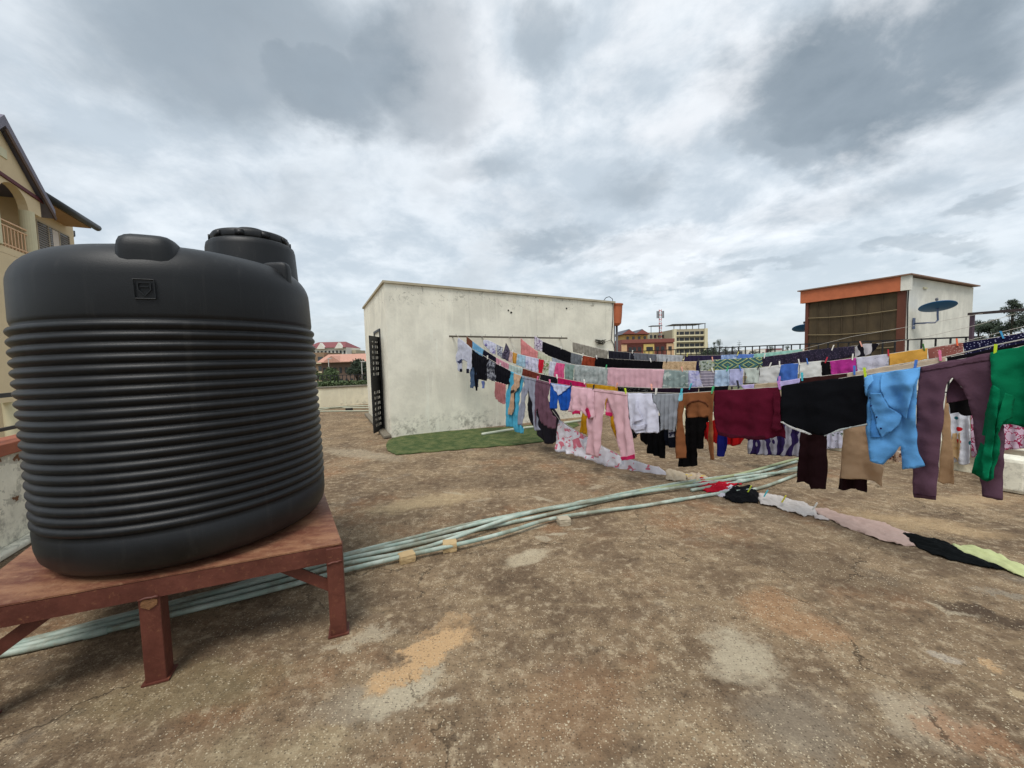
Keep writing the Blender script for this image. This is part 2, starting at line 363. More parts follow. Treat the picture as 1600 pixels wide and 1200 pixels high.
# holes knocked into the long wall
for (px, py, r) in ((794, 485, .022), (798.5, 488.5, .028), (885, 482, .024)):
    p = on_plane(px, py, pUV(A0, AV0), V)
    mb = MB(); n = 9; ring = [p - V*.004 + U*(r*R_.uniform(.7,1.3)*math.cos(6.283*k/n)) + Z*(r*R_.uniform(.7,1.2)*math.sin(6.283*k/n)) for k in range(n)]
    mb.prism(ring, -V*.003); mb.build('hole', mat('hole_dark', (.02, .018, .015), .95), root)
# door leaf, ajar, pierced sheet metal
hv = on_plane(597.5, 600, pUV(A0, AV0), U).dot(V); hin = pUV(A0-.03, hv, .05); nr = on_z(584.3, 679, .03); nr = Vector((nr.x, nr.y, .05))
dv = (nr-hin); L = dv.length; dv.normalize(); dn = Vector((-dv.y, dv.x, 0)); H = 2.02
dax = (dv, dn, Z)
dr = thing('grille_door', hin, 'tall black pierced metal door standing ajar on the short side of the cream room', 'door') if 0 else None
door = MB()
def dbox(mb, s0, s1, z0, z1, th=.02): mb.box(hin + dv*((s0+s1)/2) + Z*((z0+z1)/2), (s1-s0, th, z1-z0), dax)
dbox(door, 0, .05, 0, H); dbox(door, L-.05, L, 0, H)
for (a, b_) in ((0, .06), (.88, 1.14), (H-.10, H)): dbox(door, .05, L-.05, a, b_)
dobj = door.build('door', M_BLACK, root)
for lo_, hi_ in ((.06, .88), (1.14, H-.10)):
    mbp = MB(); ncol = 5; wcol = (L-.10)/ncol
    for k in range(ncol):
        s0 = .05 + k*wcol; dbox(mbp, s0, s0+wcol*.58, lo_, hi_, .008)
        z = lo_; j = 0
        while z < hi_:
            dbox(mbp, s0+wcol*.58, s0+wcol, z, min(z+.055, hi_), .007); z += .115; j += 1
    build_under(mbp, 'pierced_panel', M_BLACK, dobj)
mb = MB(); mb.box(hin + dv*(L-.08) - dn*.02 + Z*1.02, (.04, .03, .12), dax); build_under(mb, 'handle', M_GREYM, dobj)
fr = MB()
for vv_ in (hv-.04, hv+.90): fr.box(pUV(A0-.012, vv_, 1.1), (.024, .05, 2.2), AX)
fr.box(pUV(A0-.012, hv+.43, 2.225), (.024, .99, .05), AX); fr.build('door_frame', M_BLACK, root)
# conduit and loose cable on the far corner, with a tangle of leftover cable
pw = lambda px, py, d=.02: on_plane(px, py, pUV(A0, AV0-d), V)
cab = [pw(943, 470), pw(947, 465), pw(952, 463.5), pw(957, 467), pw(958, 480), pw(957.5, 500), pw(956, 520), pw(955, 531), pw(959, 538), pw(960.5, 548)]
MB().tube(cab, .009).build('cable', M_BLACK, root, smooth=True)
tg = [pw(955, 531)]
for k in range(60):
    a = k*.9; tg.append(pw(938+9*math.sin(a*1.3)*R_.uniform(.3,1), 534+4.5*math.cos(a)*R_.uniform(.3,1), R_.uniform(.02,.08)))
MB().tube(tg, .006, 5).build('cable_tangle', mat('old_cable', (.05,.045,.035), .8), root, smooth=True)
# terracotta rain hopper and its two pipes
hc = pUV(A1+.19, AV0+.16, 0); zt = on_plane(970, 474, pUV(A0, AV0), V).z
hop = thing('rain_hopper', hc + Z*(zt-.58), 'terracotta painted rain hopper on the far corner of the cream rooftop room', 'hopper')
mb = MB().lathe([(.10, zt-.58), (.155, zt-.52), (.175, zt-.33), (.19, zt-.04), (.21, zt-.035), (.21, zt)], hc, 28); mb.build('bowl', M_ORANGE, hop, smooth=False)
for dx in (-.05, .05):
    MB().tube([hc+U*dx+Z*(zt-.56), hc+U*dx+Z*.02], .03, 10).build('pipe', M_GREYM, hop, smooth=True)
# drying bar bracketed to the wall
a = on_plane(702, 525.5, pUV(0, AV0-.16), V); b = on_plane(886, 528.5, pUV(0, AV0-.16), V); b.z = a.z + (b.z-a.z)
BARA, BARB = a.copy(), b.copy()
bar = thing('drying_bar', (a+b)/2, 'long rusty drying bar fixed to the cream wall with clotheslines tied on', 'drying bar')
mb = MB().bar(a, b, .035, .035); mb.build('rail', mat('rusty_bar', srgb(92, 84, 72), .8, noise_amt=.4, nscale=12), bar)
for k in range(5):
    p = a.lerp(b, .04+.23*k); MB().bar(p, p+V*.155, .025, .025).build('bracket', M_GREYM, bar)
for k in range(9):
    p = a.lerp(b, .05+.112*k); MB().bar(p+Z*.02, p+Z*.055, .008, .008, up=(1,0,0)).build('hook', M_GREYM, bar)

# parapets ---------------------------------------------------------------
def wallrun(name, p, q, n, th, h, m, label, cat='parapet wall', cop=None, coph=.05, cext=.03):
    p = Vector(p); q = Vector(q); r = thing(name, p.lerp(q, .5), label, cat)
    MB().prism([p, q, q+n*th, p+n*th], (0,0,h)).build('wall', m, r)
    if cop:
        MB().prism([p-n*cext+Z*(h+.002), q-n*cext+Z*(h+.002), q+n*(th+cext)+Z*(h+.002), p+n*(th+cext)+Z*(h+.002)], (0,0,coph)).build('coping', cop, r, bevel=.008)
    return r
far = wallrun('parapet', pUV(UL, VF), pUV(UR, VF), V, .2, .66, M_PARA, 'low cream parapet along the far edge between the tank and the room', cop=M_CONC)
left = wallrun('parapet', pUV(UL, -5), pUV(UL, VF-.01), -U, .22, .80, M_PEEL, 'peeling white parapet at the left behind the water tank, with terracotta coping', cop=M_BRICKCOP, coph=.10)
MB().prism([pUV(UL+.003, -5, .004), pUV(UL+.10, -5, .004), pUV(UL+.10, VF-.02, .004), pUV(UL+.003, VF-.02, .004)], (0,0,.05)).build('skirting', M_PEEL, left, bevel=.015)
right = wallrun('parapet', pUV(UR, -3), pUV(UR, VF-.01), U, .2, .34, M_PARA, 'low cream kerb wall under the railing at the right edge of the roof')
# bulging plaster of a column on the right, only its edge shows
pb = on_z(1606, 776); MB().prism([pb, pb+U*.28, pb+U*.28+V*.26, pb+V*.26], (0,0,.36)).build('pier', M_PEEL, bevel=.04)
tag(bpy.data.objects['pier'], 'stubby white plastered pier at the right edge of the picture', 'pier')

zrail = on_plane(1250, 538, pUV(UR+.1, 0), U).z
def railing(label, p, q, z0, z1, step=.45, low=None, top=None, npost=None, th=.022):
    p = Vector(p); q = Vector(q); r = thing('railing', Vector((*(p.lerp(q, .5)).xy, z0)), label, 'railing')
    d = q-p; L = d.length; n = npost or max(2, round(L/step))
    MB().bar(p+Z*z1, q+Z*z1, th*1.3, th*1.3).build('top_rail', M_BLACK, r)
    if low is not None: MB().bar(p+Z*low, q+Z*low, th, th).build('lower_rail', M_BLACK, r)
    for k in range(n+1):
        x = p+d*(k/n); MB().bar(x+Z*z0, x+Z*(z1-th*.6), th, th, up=(1,0,0)).build('post', M_BLACK, r)
    return r
railing('black railing on the terracotta coping of the left parapet', pUV(UL-.11, .2), pUV(UL-.11, 6.0), .90, 1.30, 1.1, low=1.0, npost=5, th=.03)
railing('black railing along the right edge of the roof, behind the washing lines', pUV(UR+.1, 1.6), pUV(UR+.1, 9.6), .34, zrail, .42, low=.95, npost=62, th=.014)

# artificial turf strip along the wall
def fn_turf(t, v, b):
    n = t.noise(v, 3, 5, .6); f = t.noise(v, 160, 3, .7)
    c = t.mix(t.step(t.noise(v, 5, 7, .7), .38, .62), srgb(62, 82, 38), srgb(116, 120, 72))
    return t.mix(t.step(f, .35, .7), c, srgb(48, 66, 26))
M_TURF = mat('turf', (0,0,0), .95, fn=fn_turf, noise_amt=.1, bump=1.0, bscale=250)
tf = [(603,696),(608,688),(613,685.2),(660,677),(735,671),(800,667),(866,661.5),(900,658),(905,664),(872,682),(866,688.5),(838,692),(780,697.5),(694,704.6),(650,708.5),(619,710.5),(606,705)]
def dense(poly, k=3, jit=0.0):
    out_ = []
    for i, p in enumerate(poly):
        q = poly[(i+1) % len(poly)]
        for j in range(k):
            t_ = j/k; out_.append((p[0]+(q[0]-p[0])*t_ + R_.uniform(-jit, jit), p[1]+(q[1]-p[1])*t_ + R_.uniform(-jit, jit)))
    return out_
mb = MB(); pts = [on_z(x, y, .005) for x, y in dense(tf, 4, .7)]
mb.prism(pts, (0,0,.012)); o = mb.build('turf_mat', M_TURF); tag(o, 'green artificial turf strip laid along the foot of the cream wall', 'turf mat')

# pipes ------------------------------------------------------------------
def fn_pipe(t, v, b):
    n = t.noise(v, 5, 6, .7); f = t.noise(v, 40, 5, .7)
    c = t.mix(t.step(n, .35, .68), srgb(140, 160, 148), srgb(184, 194, 182))
    c = t.mix(t.math('MULTIPLY', t.step(f, .52, .7), .6), c, srgb(150, 145, 125))
    return t.mix(t.math('MULTIPLY', t.step(t.noise(t.map(v, loc=(3,3,3)), 2.2, 6, .7), .48, .62), .75), c, srgb(122, 118, 98))
M_PVC = mat('pvc_pipe', (0,0,0), .55, fn=fn_pipe, noise_amt=.1, bump=.15)
def gtube(name, pix, r, label, cat='pipe', zs=None, m=None, group=None, n=12, sub=8, plane=None, coup=None):
    P = [on_z(x, y, r+.004 + (zs[i] if zs else 0)) for i, (x, y) in enumerate(pix)]
    pts = []
    for i in range(len(P)-1):
        a, b_ = P[i], P[i+1]; p0 = P[i-1] if i else a*2-b_; p3 = P[i+2] if i+2 < len(P) else b_*2-a
        for k in range(sub):
            t_ = k/sub
            pts.append(.5*((2*a)+(b_-p0)*t_+(2*p0-5*a+4*b_-p3)*t_*t_+(3*a-p0-3*b_+p3)*t_**3))
    pts.append(P[-1])
    o = MB().tube(pts, r, n).build(name, m or M_PVC, smooth=True)
    if coup:
        for f_ in coup:
            i_ = int(f_*(len(pts)-2)); a_ = pts[i_]; d_ = (pts[i_+1]-a_).normalized()
            mb_ = MB().tube([a_-d_*.05, a_-d_*.048, a_+d_*.048, a_+d_*.05], [r*1.02, r*1.22, r*1.22, r*1.02], n); build_under(mb_, 'coupling', m or M_PVC, o, smooth=False)
    tag(o, label, cat, group); return o
PG = 'pale green pipes lying in a bundle across the roof'
gtube('pipe', [(-120,1037),(20,1007),(200,960),(420,903),(536,870),(650,844),(740,820),(800,807),(860,795),(950,776),(1000,766),(1060,755),(1130,745),(1180,739),(1245,721)], .0168, 'pale green pipe on the far side of the bundle by the table', group=PG, coup=(.62,))
gtube('pipe', [(-120,1040),(20,1009),(200,962),(420,905),(536,875),(650,850),(740,829),(800,816),(860,803),(950,781),(1060,758),(1130,751),(1180,748),(1247,730)], .0168, 'pale green pipe in the middle of the bundle, crossed by the top one', group=PG)
gtube('pipe', [(-120,1040),(20,1014),(200,969),(420,914),(536,882),(640,862),(700,844),(760,822),(820,803),(900,788),(1000,770),(1100,756),(1180,743),(1247,735)], .0168, 'pale green pipe that crosses over the others between the two stones', zs=[0,0,0,0,.01,.02,.035,.04,.035,.03,.02,.02,.02,.02], group=PG, coup=(.90,))
gtube('pipe', [(-120,1040),(20,1019),(200,977),(420,923),(536,892),(640,867),(740,845),(800,829),(860,811),(950,797),(1000,791),(1060,781),(1130,770),(1185,763),(1247,741)], .0168, 'pale green pipe nearest the camera, its far part touching the red cloth', zs=[0,0,0,0,.01,.025,.035,.03,.02,.01,0,0,0,0,0], group=PG, coup=(.13, .80))
gtube('pipe', [(60,998),(250,950),(450,890),(540,866),(640,841),(740,817),(840,797),(900,786)], .014, 'thin pale green pipe ending near the third stone', group=PG)
gtube('pipe', [(1000,768),(1080,755),(1160,740),(1226,722),(1252,716)], .018, 'mossy green pipe with socket joint at the far end behind the cloth', m=mat('mossy_pipe', srgb(150, 158, 122), .7, noise_amt=.3, nscale=9), group=PG)
gtube('pipe', [(1080,766),(1160,752),(1226,736),(1288,722)], .018, 'short green pipe poking out past the dark brown trousers', group=PG)
o = gtube('pipe', [(753,678.5),(800,671),(850,665),(908,657)], .028, 'white pipe lying along the foot of the cream wall', m=mat('white_pipe', srgb(186, 190, 172), .6, noise_amt=.15))
PF = 'pale poles lying along the far parapet'
for k, (pp, lb) in enumerate([([(486,643),(520,642.5),(578,642)], 'nearest pale pole on the floor before the far parapet'), ([(492,641),(530,637.5),(580,637.2)], 'middle pale pole resting on the block before the far parapet'), ([(488,638.5),(540,635.2),(580,633.5)], 'pale pole farthest back against the far parapet')]):
    gtube('pole', pp, .02, lb, 'pole', zs=[.0+.04*k]*3, m=mat('pole_paint', srgb(178, 180, 160), .7), group=PF)
p = on_z(546, 642.5); o = MB().box(p+Z*.045+V*.12, (.22, .1, .09), AX).box(p+Z*.045+V*.12-V*.06, (.14,.03,.05), AX).build('block', mat('dark_block', (.03,.026,.022), .9), bevel=.01); tag(o, 'small dark block under the poles by the far parapet', 'block')
# stones under the pipes
def stone(name, px, py, dims, rot, m, label):
    import bmesh
    bm = bmesh.new(); bmesh.ops.create_cube(bm, size=1); bmesh.ops.subdivide_edges(bm, edges=bm.edges[:], cuts=4, use_grid_fill=True)
    for v_ in bm.verts:
        p_ = v_.co.copy(); k = noise.noise(p_*2.3+Vector((px, py, 0)))*.10 + noise.noise(p_*6+Vector((px,py,0)))*.05
        q_ = p_.normalized()*.62; v_.co = p_.lerp(q_, .22)*(1+k); v_.co.x *= dims[0]; v_.co.y *= dims[1]; v_.co.z *= dims[2]
    mn = min(v_.co.z for v_ in bm.verts)
    me = bpy.data.meshes.new(name); 
    for v_ in bm.verts: v_.co.z -= mn
    bm.to_mesh(me); bm.free(); o = bpy.data.objects.new(name, me); C.objects.link(o); me.materials.append(m)
    p_ = on_z(px, py); o.location = p_; o.rotation_euler = (0,0,rot); tag(o, label, 'stone', 'rough stones propping up the pipes'); return o
M_STONE = mat('buff_stone', srgb(186, 160, 118), .9, noise_amt=.35, nscale=14, bump=.8, bscale=45)
stone('stone', 636, 877, (.115,.09,.062), .5, M_STONE, 'buff stone closest to the table under the pipes')
stone('stone', 703, 860, (.11,.095,.07), .2, M_STONE, 'squarish buff stone propping the pipes where they cross')
stone('stone', 881, 819, (.11,.09,.06), .2, mat('pale_stone', srgb(172, 160, 138), .9, noise_amt=.3, nscale=14, bump=.8, bscale=45), 'flat pale stone farthest from the table under the pipes')
# pebbles and grit
gv = MB()
for k in range(4200):
    px = R_.uniform(250, 1600); py = 1200 - 480*R_.random()**1.3
    if py < 760: continue
    p_ = on_z(px, py); s_ = R_.uniform(.0015, .0045)*(1.5 if R_.random() < .06 else 1); a_ = R_.uniform(0, 6.28)
    q = [Vector((math.cos(a_+j*2.094)*s_*R_.uniform(.6,1.5), math.sin(a_+j*2.094)*s_*R_.uniform(.6,1.5), 0)) for j in range(3)]
    gv.add([p_+x+Z*.0005 for x in q]+[p_+Z*s_*.8], [(0,1,3),(1,2,3),(2,0,3),(0,2,1)])
o = gv.build('gravel', mat('pebble', srgb(186, 172, 146), .9, noise_amt=.4, nscale=25), origin=(0,0,0)); tag(o, 'fine pale grit scattered over the concrete roof', 'gravel', kind='stuff')
# ================================================================== TANK AND TABLE
M_RED = None
def fn_redox(t, v, b):
    n = t.noise(v, 6, 7, .7); f = t.noise(v, 45, 6, .75)
    c = t.mix(t.step(n, .35, .68), srgb(84, 42, 32), srgb(102, 56, 44))
    c = t.mix(t.math('MULTIPLY', t.step(f, .55, .72), .6), c, srgb(140, 96, 66))
    return t.mix(t.step(t.noise(t.map(v, loc=(2,5,1)), 3.1, 7, .8), .66, .72), c, srgb(150, 112, 74))
M_RED = mat('red_oxide_paint', (0,0,0), .55, fn=fn_redox, noise_amt=.1, bump=.25, bscale=40)
def fn_top(t, v, b):
    n = t.noise(t.map(v, rot=(0,0,-.35), scale=(1,3.5,1)), 3, 8, .7); f = t.noise(v, 22, 7, .75)
    c = t.mix(t.step(n, .35, .66), srgb(104, 60, 44), srgb(146, 104, 76))
    c = t.mix(t.math('MULTIPLY', t.step(f, .5, .72), .55), c, srgb(164, 128, 98))
    return t.mix(t.math('MULTIPLY', t.step(f, .44, .30), .6), c, srgb(82, 44, 32))
M_TOP = mat('worn_red_top', (0,0,0), .6, fn=fn_top, noise_amt=.1, bump=.3, bscale=30)
zt = .52
FR = on_z(534, 848, zt); fpt = on_z(0, 946, zt); uu = (FR-fpt).normalized(); lpt = on_z(0, 890, zt); lpt2 = on_z(40, 859, zt); vv = (lpt2-lpt).normalized()
# front left corner: intersection of the two edges
def isect(p, d, q, e):
    den = d.x*e.y-d.y*e.x; s_ = ((q.x-p.x)*e.y-(q.y-p.y)*e.x)/den; return p+d*s_
FL = isect(fpt, uu, lpt, vv); DEP = 1.52
rr_ = on_z(516, 797, zt); vr = (rr_-FR).normalized()
BL = FL+vv*DEP; BR = FR+vr*DEP
tb = thing('steel_table', Vector((*((FL+FR+BL+BR)/4).xy, 0)), 'rust red steel table carrying the black water tank', 'table')
nx = Vector((uu.y, -uu.x, 0))      # outward, towards the camera
MB().prism([FL+nx*.0, FR, BR, BL], (0,0,-.008)).build('tabletop', M_TOP, tb)
# dented sheet edge lifting a little is left to the frame below
def angle(mb, a, b_, inward, h=.088, th=.006):
    a = Vector(a); b_ = Vector(b_); m_ = inward
    mb.prism([a, b_, b_+m_*th, a+m_*th], (0,0,-h)); mb.prism([a+m_*th, b_+m_*th, b_+m_*.045, a+m_*.045], (0,0,-th))
z_ = Z*(-.011)
for a, b_, inn in ((FL, FR, -nx), (BL, BR, nx), (FR, BR, -uu), (FL, BL, uu)):
    mb = MB(); angle(mb, a+z_, b_+z_, inn); mb.build('frame_bar', M_RED, tb)
def leg(p, name='leg', w=.082):
    pr = MB().bar(Vector((p.x,p.y,.008)), Vector((p.x,p.y,zt-.02)), w, w, up=uu).build(name, M_RED, tb, bevel=.004)
    fp = MB().box((p.x,p.y,.006), (.105,.105,.008), (uu, nx, Z)); build_under(fp, 'foot_plate', M_RED, pr); return pr
mid_ = FL.lerp(FR, .5)
# true leg positions: read off where each leg meets the floor
g = on_z(252, 1076); legs_f = [FL-nx*.035+uu*.035, None, None]
pm = Vector((g.x, g.y, 0)); leg(FL-nx*.035+uu*.035)
lm = isect(FL-nx*.045, uu, Vector((0,0,0)), Vector((g.x,g.y,0))); leg(lm)
g2 = on_z(526, 1000); lr = FR-nx*.035-uu*.04; leg(lr)
for s_ in (.05, .5, .95): leg((BL.lerp(BR, s_))+nx*.04)
def brace(p, d, inset=.0):
    a = Vector((p.x,p.y,.25)); b_ = Vector((p.x,p.y,0))+d*.27+Z*(zt-.075)
    MB().bar(a, b_, .055, .012, up=d.cross(Z)).build('brace', M_RED, tb)
brace(lr, -uu); brace(FL-nx*.035+uu*.04, uu); brace(BR+nx*.04-uu*.05, -uu); brace(BL+nx*.04+uu*.05, uu)
MB().bar(lm+Z*0+Vector((0,0,zt-.045)), (BL.lerp(BR,.5))+nx*.04+Z*(-.045), .04, .04).build('cross_bar', M_RED, tb)

def weld(p, k=1.0, m=None, dirs=None):
    rs_ = random.Random(int(abs(p.x)*1000)); mb = MB(); d_ = dirs or uu; pts = [p + d_*(.038*(j/6-.5)*2*k) + Z*rs_.uniform(-.004, .004) for j in range(7)]
    mb.tube(pts, [rs_.uniform(.004, .008) for _ in pts], 6); mb.build('weld_bead', m or M_RED, tb, smooth=True)
for q_ in (lr, FL-nx*.035+uu*.035, lm): weld(Vector((q_.x, q_.y, zt-.098))+nx*.043)
M_BUFF = mat('flaking_buff', srgb(122, 86, 56), .9, noise_amt=.5, nscale=40, bump=.6)
mb = MB(); rs_ = random.Random(4); pz = Vector((lm.x, lm.y, zt-.112))+nx*.0415
ring = [pz + uu*(.040*math.cos(a_*.5236))*rs_.uniform(.75, 1.0) - Z*(.012 + .028*math.sin(a_*.5236)*rs_.uniform(.6, 1.1)) for a_ in range(12)]
mb.prism(ring, nx*.004); mb.build('paint_flake', M_BUFF, tb)
# --- water tank
def fn_tank(t, v, b):
    n = t.noise(v, 2.5, 7, .7); f = t.noise(v, 60, 4, .7)
    c = t.mix(t.step(n, .35, .7), (.0035, .004, .005), (.007, .008, .0095))
    s_ = t.new('ShaderNodeSeparateXYZ'); t.put(s_, 0, v)
    st_ = t.noise(t.map(v, scale=(14, 14, .8)), 1.6, 6, .65)
    c = t.mix(t.math('MULTIPLY', t.step(st_, .54, .72), .5), c, (.026, .025, .024))
    c = t.mix(t.math('MULTIPLY', t.step(t.noise(v, 8, 8, .8), .62, .70), .35), c, (.05, .046, .042))
    dust = t.math('MULTIPLY', t.step(s_.outputs[2], .18, .0), t.step(n, .35, .62))
    c = t.mix(t.math('MULTIPLY', dust, .25), c, (.08, .055, .04))
    t.put(b, 'Roughness', t.math('ADD', .38, t.math('MULTIPLY', n, .18)))
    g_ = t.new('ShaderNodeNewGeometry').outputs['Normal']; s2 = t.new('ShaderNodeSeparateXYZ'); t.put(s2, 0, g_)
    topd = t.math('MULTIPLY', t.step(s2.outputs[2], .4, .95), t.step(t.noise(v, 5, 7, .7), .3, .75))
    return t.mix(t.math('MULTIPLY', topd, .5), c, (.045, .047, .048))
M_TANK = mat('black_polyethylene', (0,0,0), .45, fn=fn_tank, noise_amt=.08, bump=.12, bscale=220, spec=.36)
TR = .68
def dirpx(px): d = ray(px, 560); d.z = 0; return d.normalized()
dl, drr = dirpx(18), dirpx(497)
angw = math.acos(dl.dot(drr))/2; bis = (dl+drr).normalized()
TD = TR/math.sin(angw); tcen = Vector((bis.x*TD, bis.y*TD, zt+.002))
tank = thing('water_tank', tcen, 'big ribbed black plastic water tank standing on the rust red table', 'water tank')
prof = [(TR-.15, 0), (TR-.085, .008), (TR-.04, .03), (TR-.012, .07), (TR-.002, .12), (TR, .20)]
ZR0, ZR1, NR = .215, 1.20, 20
pitch = (ZR1-ZR0)/NR
for k in range(NR):
    z0 = ZR0 + k*pitch
    for j in range(8):
        t_ = j/8; prof.append((TR-.014 + .018*math.sin(math.pi*t_**1.2)**.8, z0+pitch*t_))
prof += [(TR-.022, ZR1), (TR-.014, ZR1+.012), (TR-.010, ZR1+.03), (TR-.014, 1.40)]
for j in range(1, 10):
    a_ = j/9*math.radians(78); prof.append((TR-.20+.186*math.cos(a_), 1.40+.175*math.sin(a_)))
rl = prof[-1]
for j in range(1, 13):
    t_ = j/12; r_ = rl[0]*(1-t_)+.02*t_; prof.append((r_, rl[1]+.085*(1-(r_/rl[0])**2)))
mb = MB().lathe(prof, tcen, 128)
tbody = mb.build('body', M_TANK, tank, smooth=True)
# neck, lid
nc = dirpx(412); ncp = Vector((nc.x, nc.y, 0))*(TD+.27); 
offn = Vector((ncp.x-tcen.x, ncp.y-tcen.y, 0)); ncp = Vector((tcen.x+offn.x, tcen.y+offn.y, tcen.z))
nz = 1.615
MB().lathe([(.285, nz-.14), (.275, nz), (.268, nz+.17), (.262, nz+.20), (.245, nz+.215), (.20, nz+.215)], ncp, 56).build('neck', M_TANK, tank, smooth=True)
lid = MB().lathe([(.232, nz+.217), (.236, nz+.225), (.236, nz+.255), (.226, nz+.272), (.16, nz+.292), (.095, nz+.300), (.09, nz+.318), (.08, nz+.325), (.02, nz+.326)], ncp, 56)
for k in range(10):
    a_ = k*.628; e_ = Vector((math.cos(a_), math.sin(a_), 0)); lid.box(ncp+e_*.238+Z*(nz+.24), (.012,.05,.035), (e_, Vector((-e_.y,e_.x,0)), Z))
lo_ = lid.build('lid', M_TANK, tank, smooth=True)
MB  # lug on the neck (seen at its right)
e_ = dirpx(1300); 
# rounded humps on the shoulder
def hump(px, h, wd, dep, name='lug', zc=1.52, push=.0, tall=.16):
    import bmesh
    d = dirpx(px); # hit point on cylinder nearest the camera
    bdir = Vector((tcen.x, tcen.y, 0)); t_ = d.dot(bdir); perp = (bdir - d*t_).length; s_ = t_ - math.sqrt(max(0, TR*TR-perp*perp))
    hit = d*s_; rad = (hit - bdir).normalized(); tan = Vector((-rad.y, rad.x, 0))
    bm = bmesh.new(); bmesh.ops.create_cube(bm, size=1); bmesh.ops.subdivide_edges(bm, edges=bm.edges[:], cuts=7, use_grid_fill=True)
    for v_ in bm.verts:
        p_ = v_.co*2; l6 = (abs(p_.x)**5+abs(p_.y)**5+abs(p_.z)**5)**(1/5); q_ = p_/max(l6, 1e-6)*max(abs(p_.x), abs(p_.y), abs(p_.z))
        zt_ = 1 - .16*(q_.z+1)/2
        v_.co = tan*(q_.x*wd/2*zt_) + rad*(q_.y*dep/2) + Z*(q_.z*tall/2)
        v_.co += bdir + rad*(TR-dep/2+.004+push) + Z*(tcen.z+zc)
    me = bpy.data.meshes.new(name); 
    for v_ in bm.verts: v_.co -= tcen
    bm.to_mesh(me); bm.free(); me.polygons.foreach_set('use_smooth', [True]*len(me.polygons))
    o = bpy.data.objects.new(name, me); C.objects.link(o); o.parent = tank; me.materials.append(M_TANK); return rad, tan, bdir
hump(243, 0, .26, .36, zc=1.47, push=-.035, tall=.27)
hump(474, 0, .07, .16, zc=1.50, push=-.03, tall=.17)
# small moulded badge: a sunk frame with a shield outline
d = dirpx(242); bdir = Vector((tcen.x, tcen.y, 0)); t_ = d.dot(bdir); perp = (bdir-d*t_).length; hit = d*(t_-math.sqrt(TR*TR-perp*perp))
rad = (hit-bdir).normalized(); tan = Vector((-rad.y, rad.x, 0)); bc = bdir+rad*(TR-.006)+Z*(tcen.z+1.335)
bd = MB()
for (x, y, sx, sy) in ((-.036,0,.005,.085),(.036,0,.005,.085),(0,.043,.077,.005),(0,-.043,.077,.005)): bd.box(bc+tan*x+Z*y, (sx,.007,sy), (tan, rad, Z))
bo = bd.build('badge', M_TANK, tank, bevel=.002)
sh = [(-.022,.028),(.022,.028),(.022,-.002),(0,-.03),(-.022,-.002)]; sm = MB()
for i in range(5):
    a_, b2 = sh[i], sh[(i+1)%5]; sm.bar(bc+tan*a_[0]+Z*a_[1], bc+tan*b2[0]+Z*b2[1], .004, .005, up=rad)
sm.bar(bc+tan*-.015+Z*.01, bc+tan*.015+Z*.01, .004, .005, up=rad)
build_under(sm, 'emblem', M_TANK, bo)

tank.rotation_euler = (0, math.radians(-1.0), 0)
# ================================================================== FAR THINGS
M_CREAM = mat('ochre_render', srgb(212, 190, 154), .9, noise_amt=.12, nscale=1.5, bump=.2)
M_CREAM2 = mat('pale_render', srgb(206, 200, 170), .9, noise_amt=.12)
M_TILE = mat('grey_roof_sheet', srgb(84, 84, 92), .6, noise_amt=.2)
M_MAROON = mat('maroon_trim', srgb(92, 42, 48), .7)
M_GLASS = mat('window_glass', (.05, .055, .06), .15, noise_amt=.1, spec=.6)
M_SHUT = mat('window_slats', srgb(122, 110, 98), .7)
M_RAILP = mat('peach_rail', srgb(212, 172, 136), .7)
# --- ochre house at the left
c0 = -9.0
H0 = pUV(c0, 0)
def hp(px, py, off=0.0): return on_plane(px, py, pUV(c0-off, 0), U)
def sv(p): return p.dot(V)
house = thing('house', Vector((*hp(30, 560).xy, -12)), 'ochre gabled apartment house with arched balcony beyond the left parapet', 'house')
def hq(s, z, off=0.0): return pUV(c0-off, s, z)
eave_s = sv(hp(62, 313)); ez = hp(62, 316).z; pk = hp(-2, 200); ps, pz = sv(pk), pk.z
lsv = 2*ps-eave_s
cb = hp(30, 392).z                      # balcony floor
colr = sv(hp(54, 360)); coll = sv(hp(1, 360)); cs0 = sv(hp(48, 360))
band = hp(30, 285).z
# gable and spandrel with arched underside
arch = []
a0, a1, zs_, za = coll+.05, cs0-.02, hp(50, 332).z, hp(20, 288).z
for k in range(13):
    t_ = math.pi*k/12; arch.append((a0+(a1-a0)*(.5+.5*math.cos(t_)), zs_+(za-zs_)*math.sin(t_)))
poly = [hq(eave_s, zs_), hq(eave_s, ez), hq(ps, pz), hq(lsv, ez), hq(lsv, zs_)] + [hq(s_, z_) for s_, z_ in reversed(arch)]
MB().prism(poly, -U*.25).build('gable_wall', M_CREAM, house, fix=True)
for s_ in (coll-.12, cs0+.14): MB().lathe([(.19, cb), (.19, zs_)], hq(s_, 0, .125), 20).build('column', mat('pale_column', srgb(206, 196, 164), .85), house, smooth=False)
MB().prism([hq(lsv, cb-.25), hq(eave_s+.1, cb-.25), hq(eave_s+.1, cb-.25, 1.7), hq(lsv, cb-.25, 1.7)], (0,0,.22)).build('balcony_floor', M_CREAM, house)
rail = MB(); 
for zz_ in (cb+.10, cb+.72, cb+.88): rail.bar(hq(coll, zz_, .1), hq(cs0, zz_, .1), .045, .045)
s_ = coll
while s_ < cs0: rail.bar(hq(s_, cb, .1), hq(s_, cb+.72, .1), .028, .028, up=(1,0,0)); s_ += .17
rail.build('balcony_railing', M_RAILP, house)
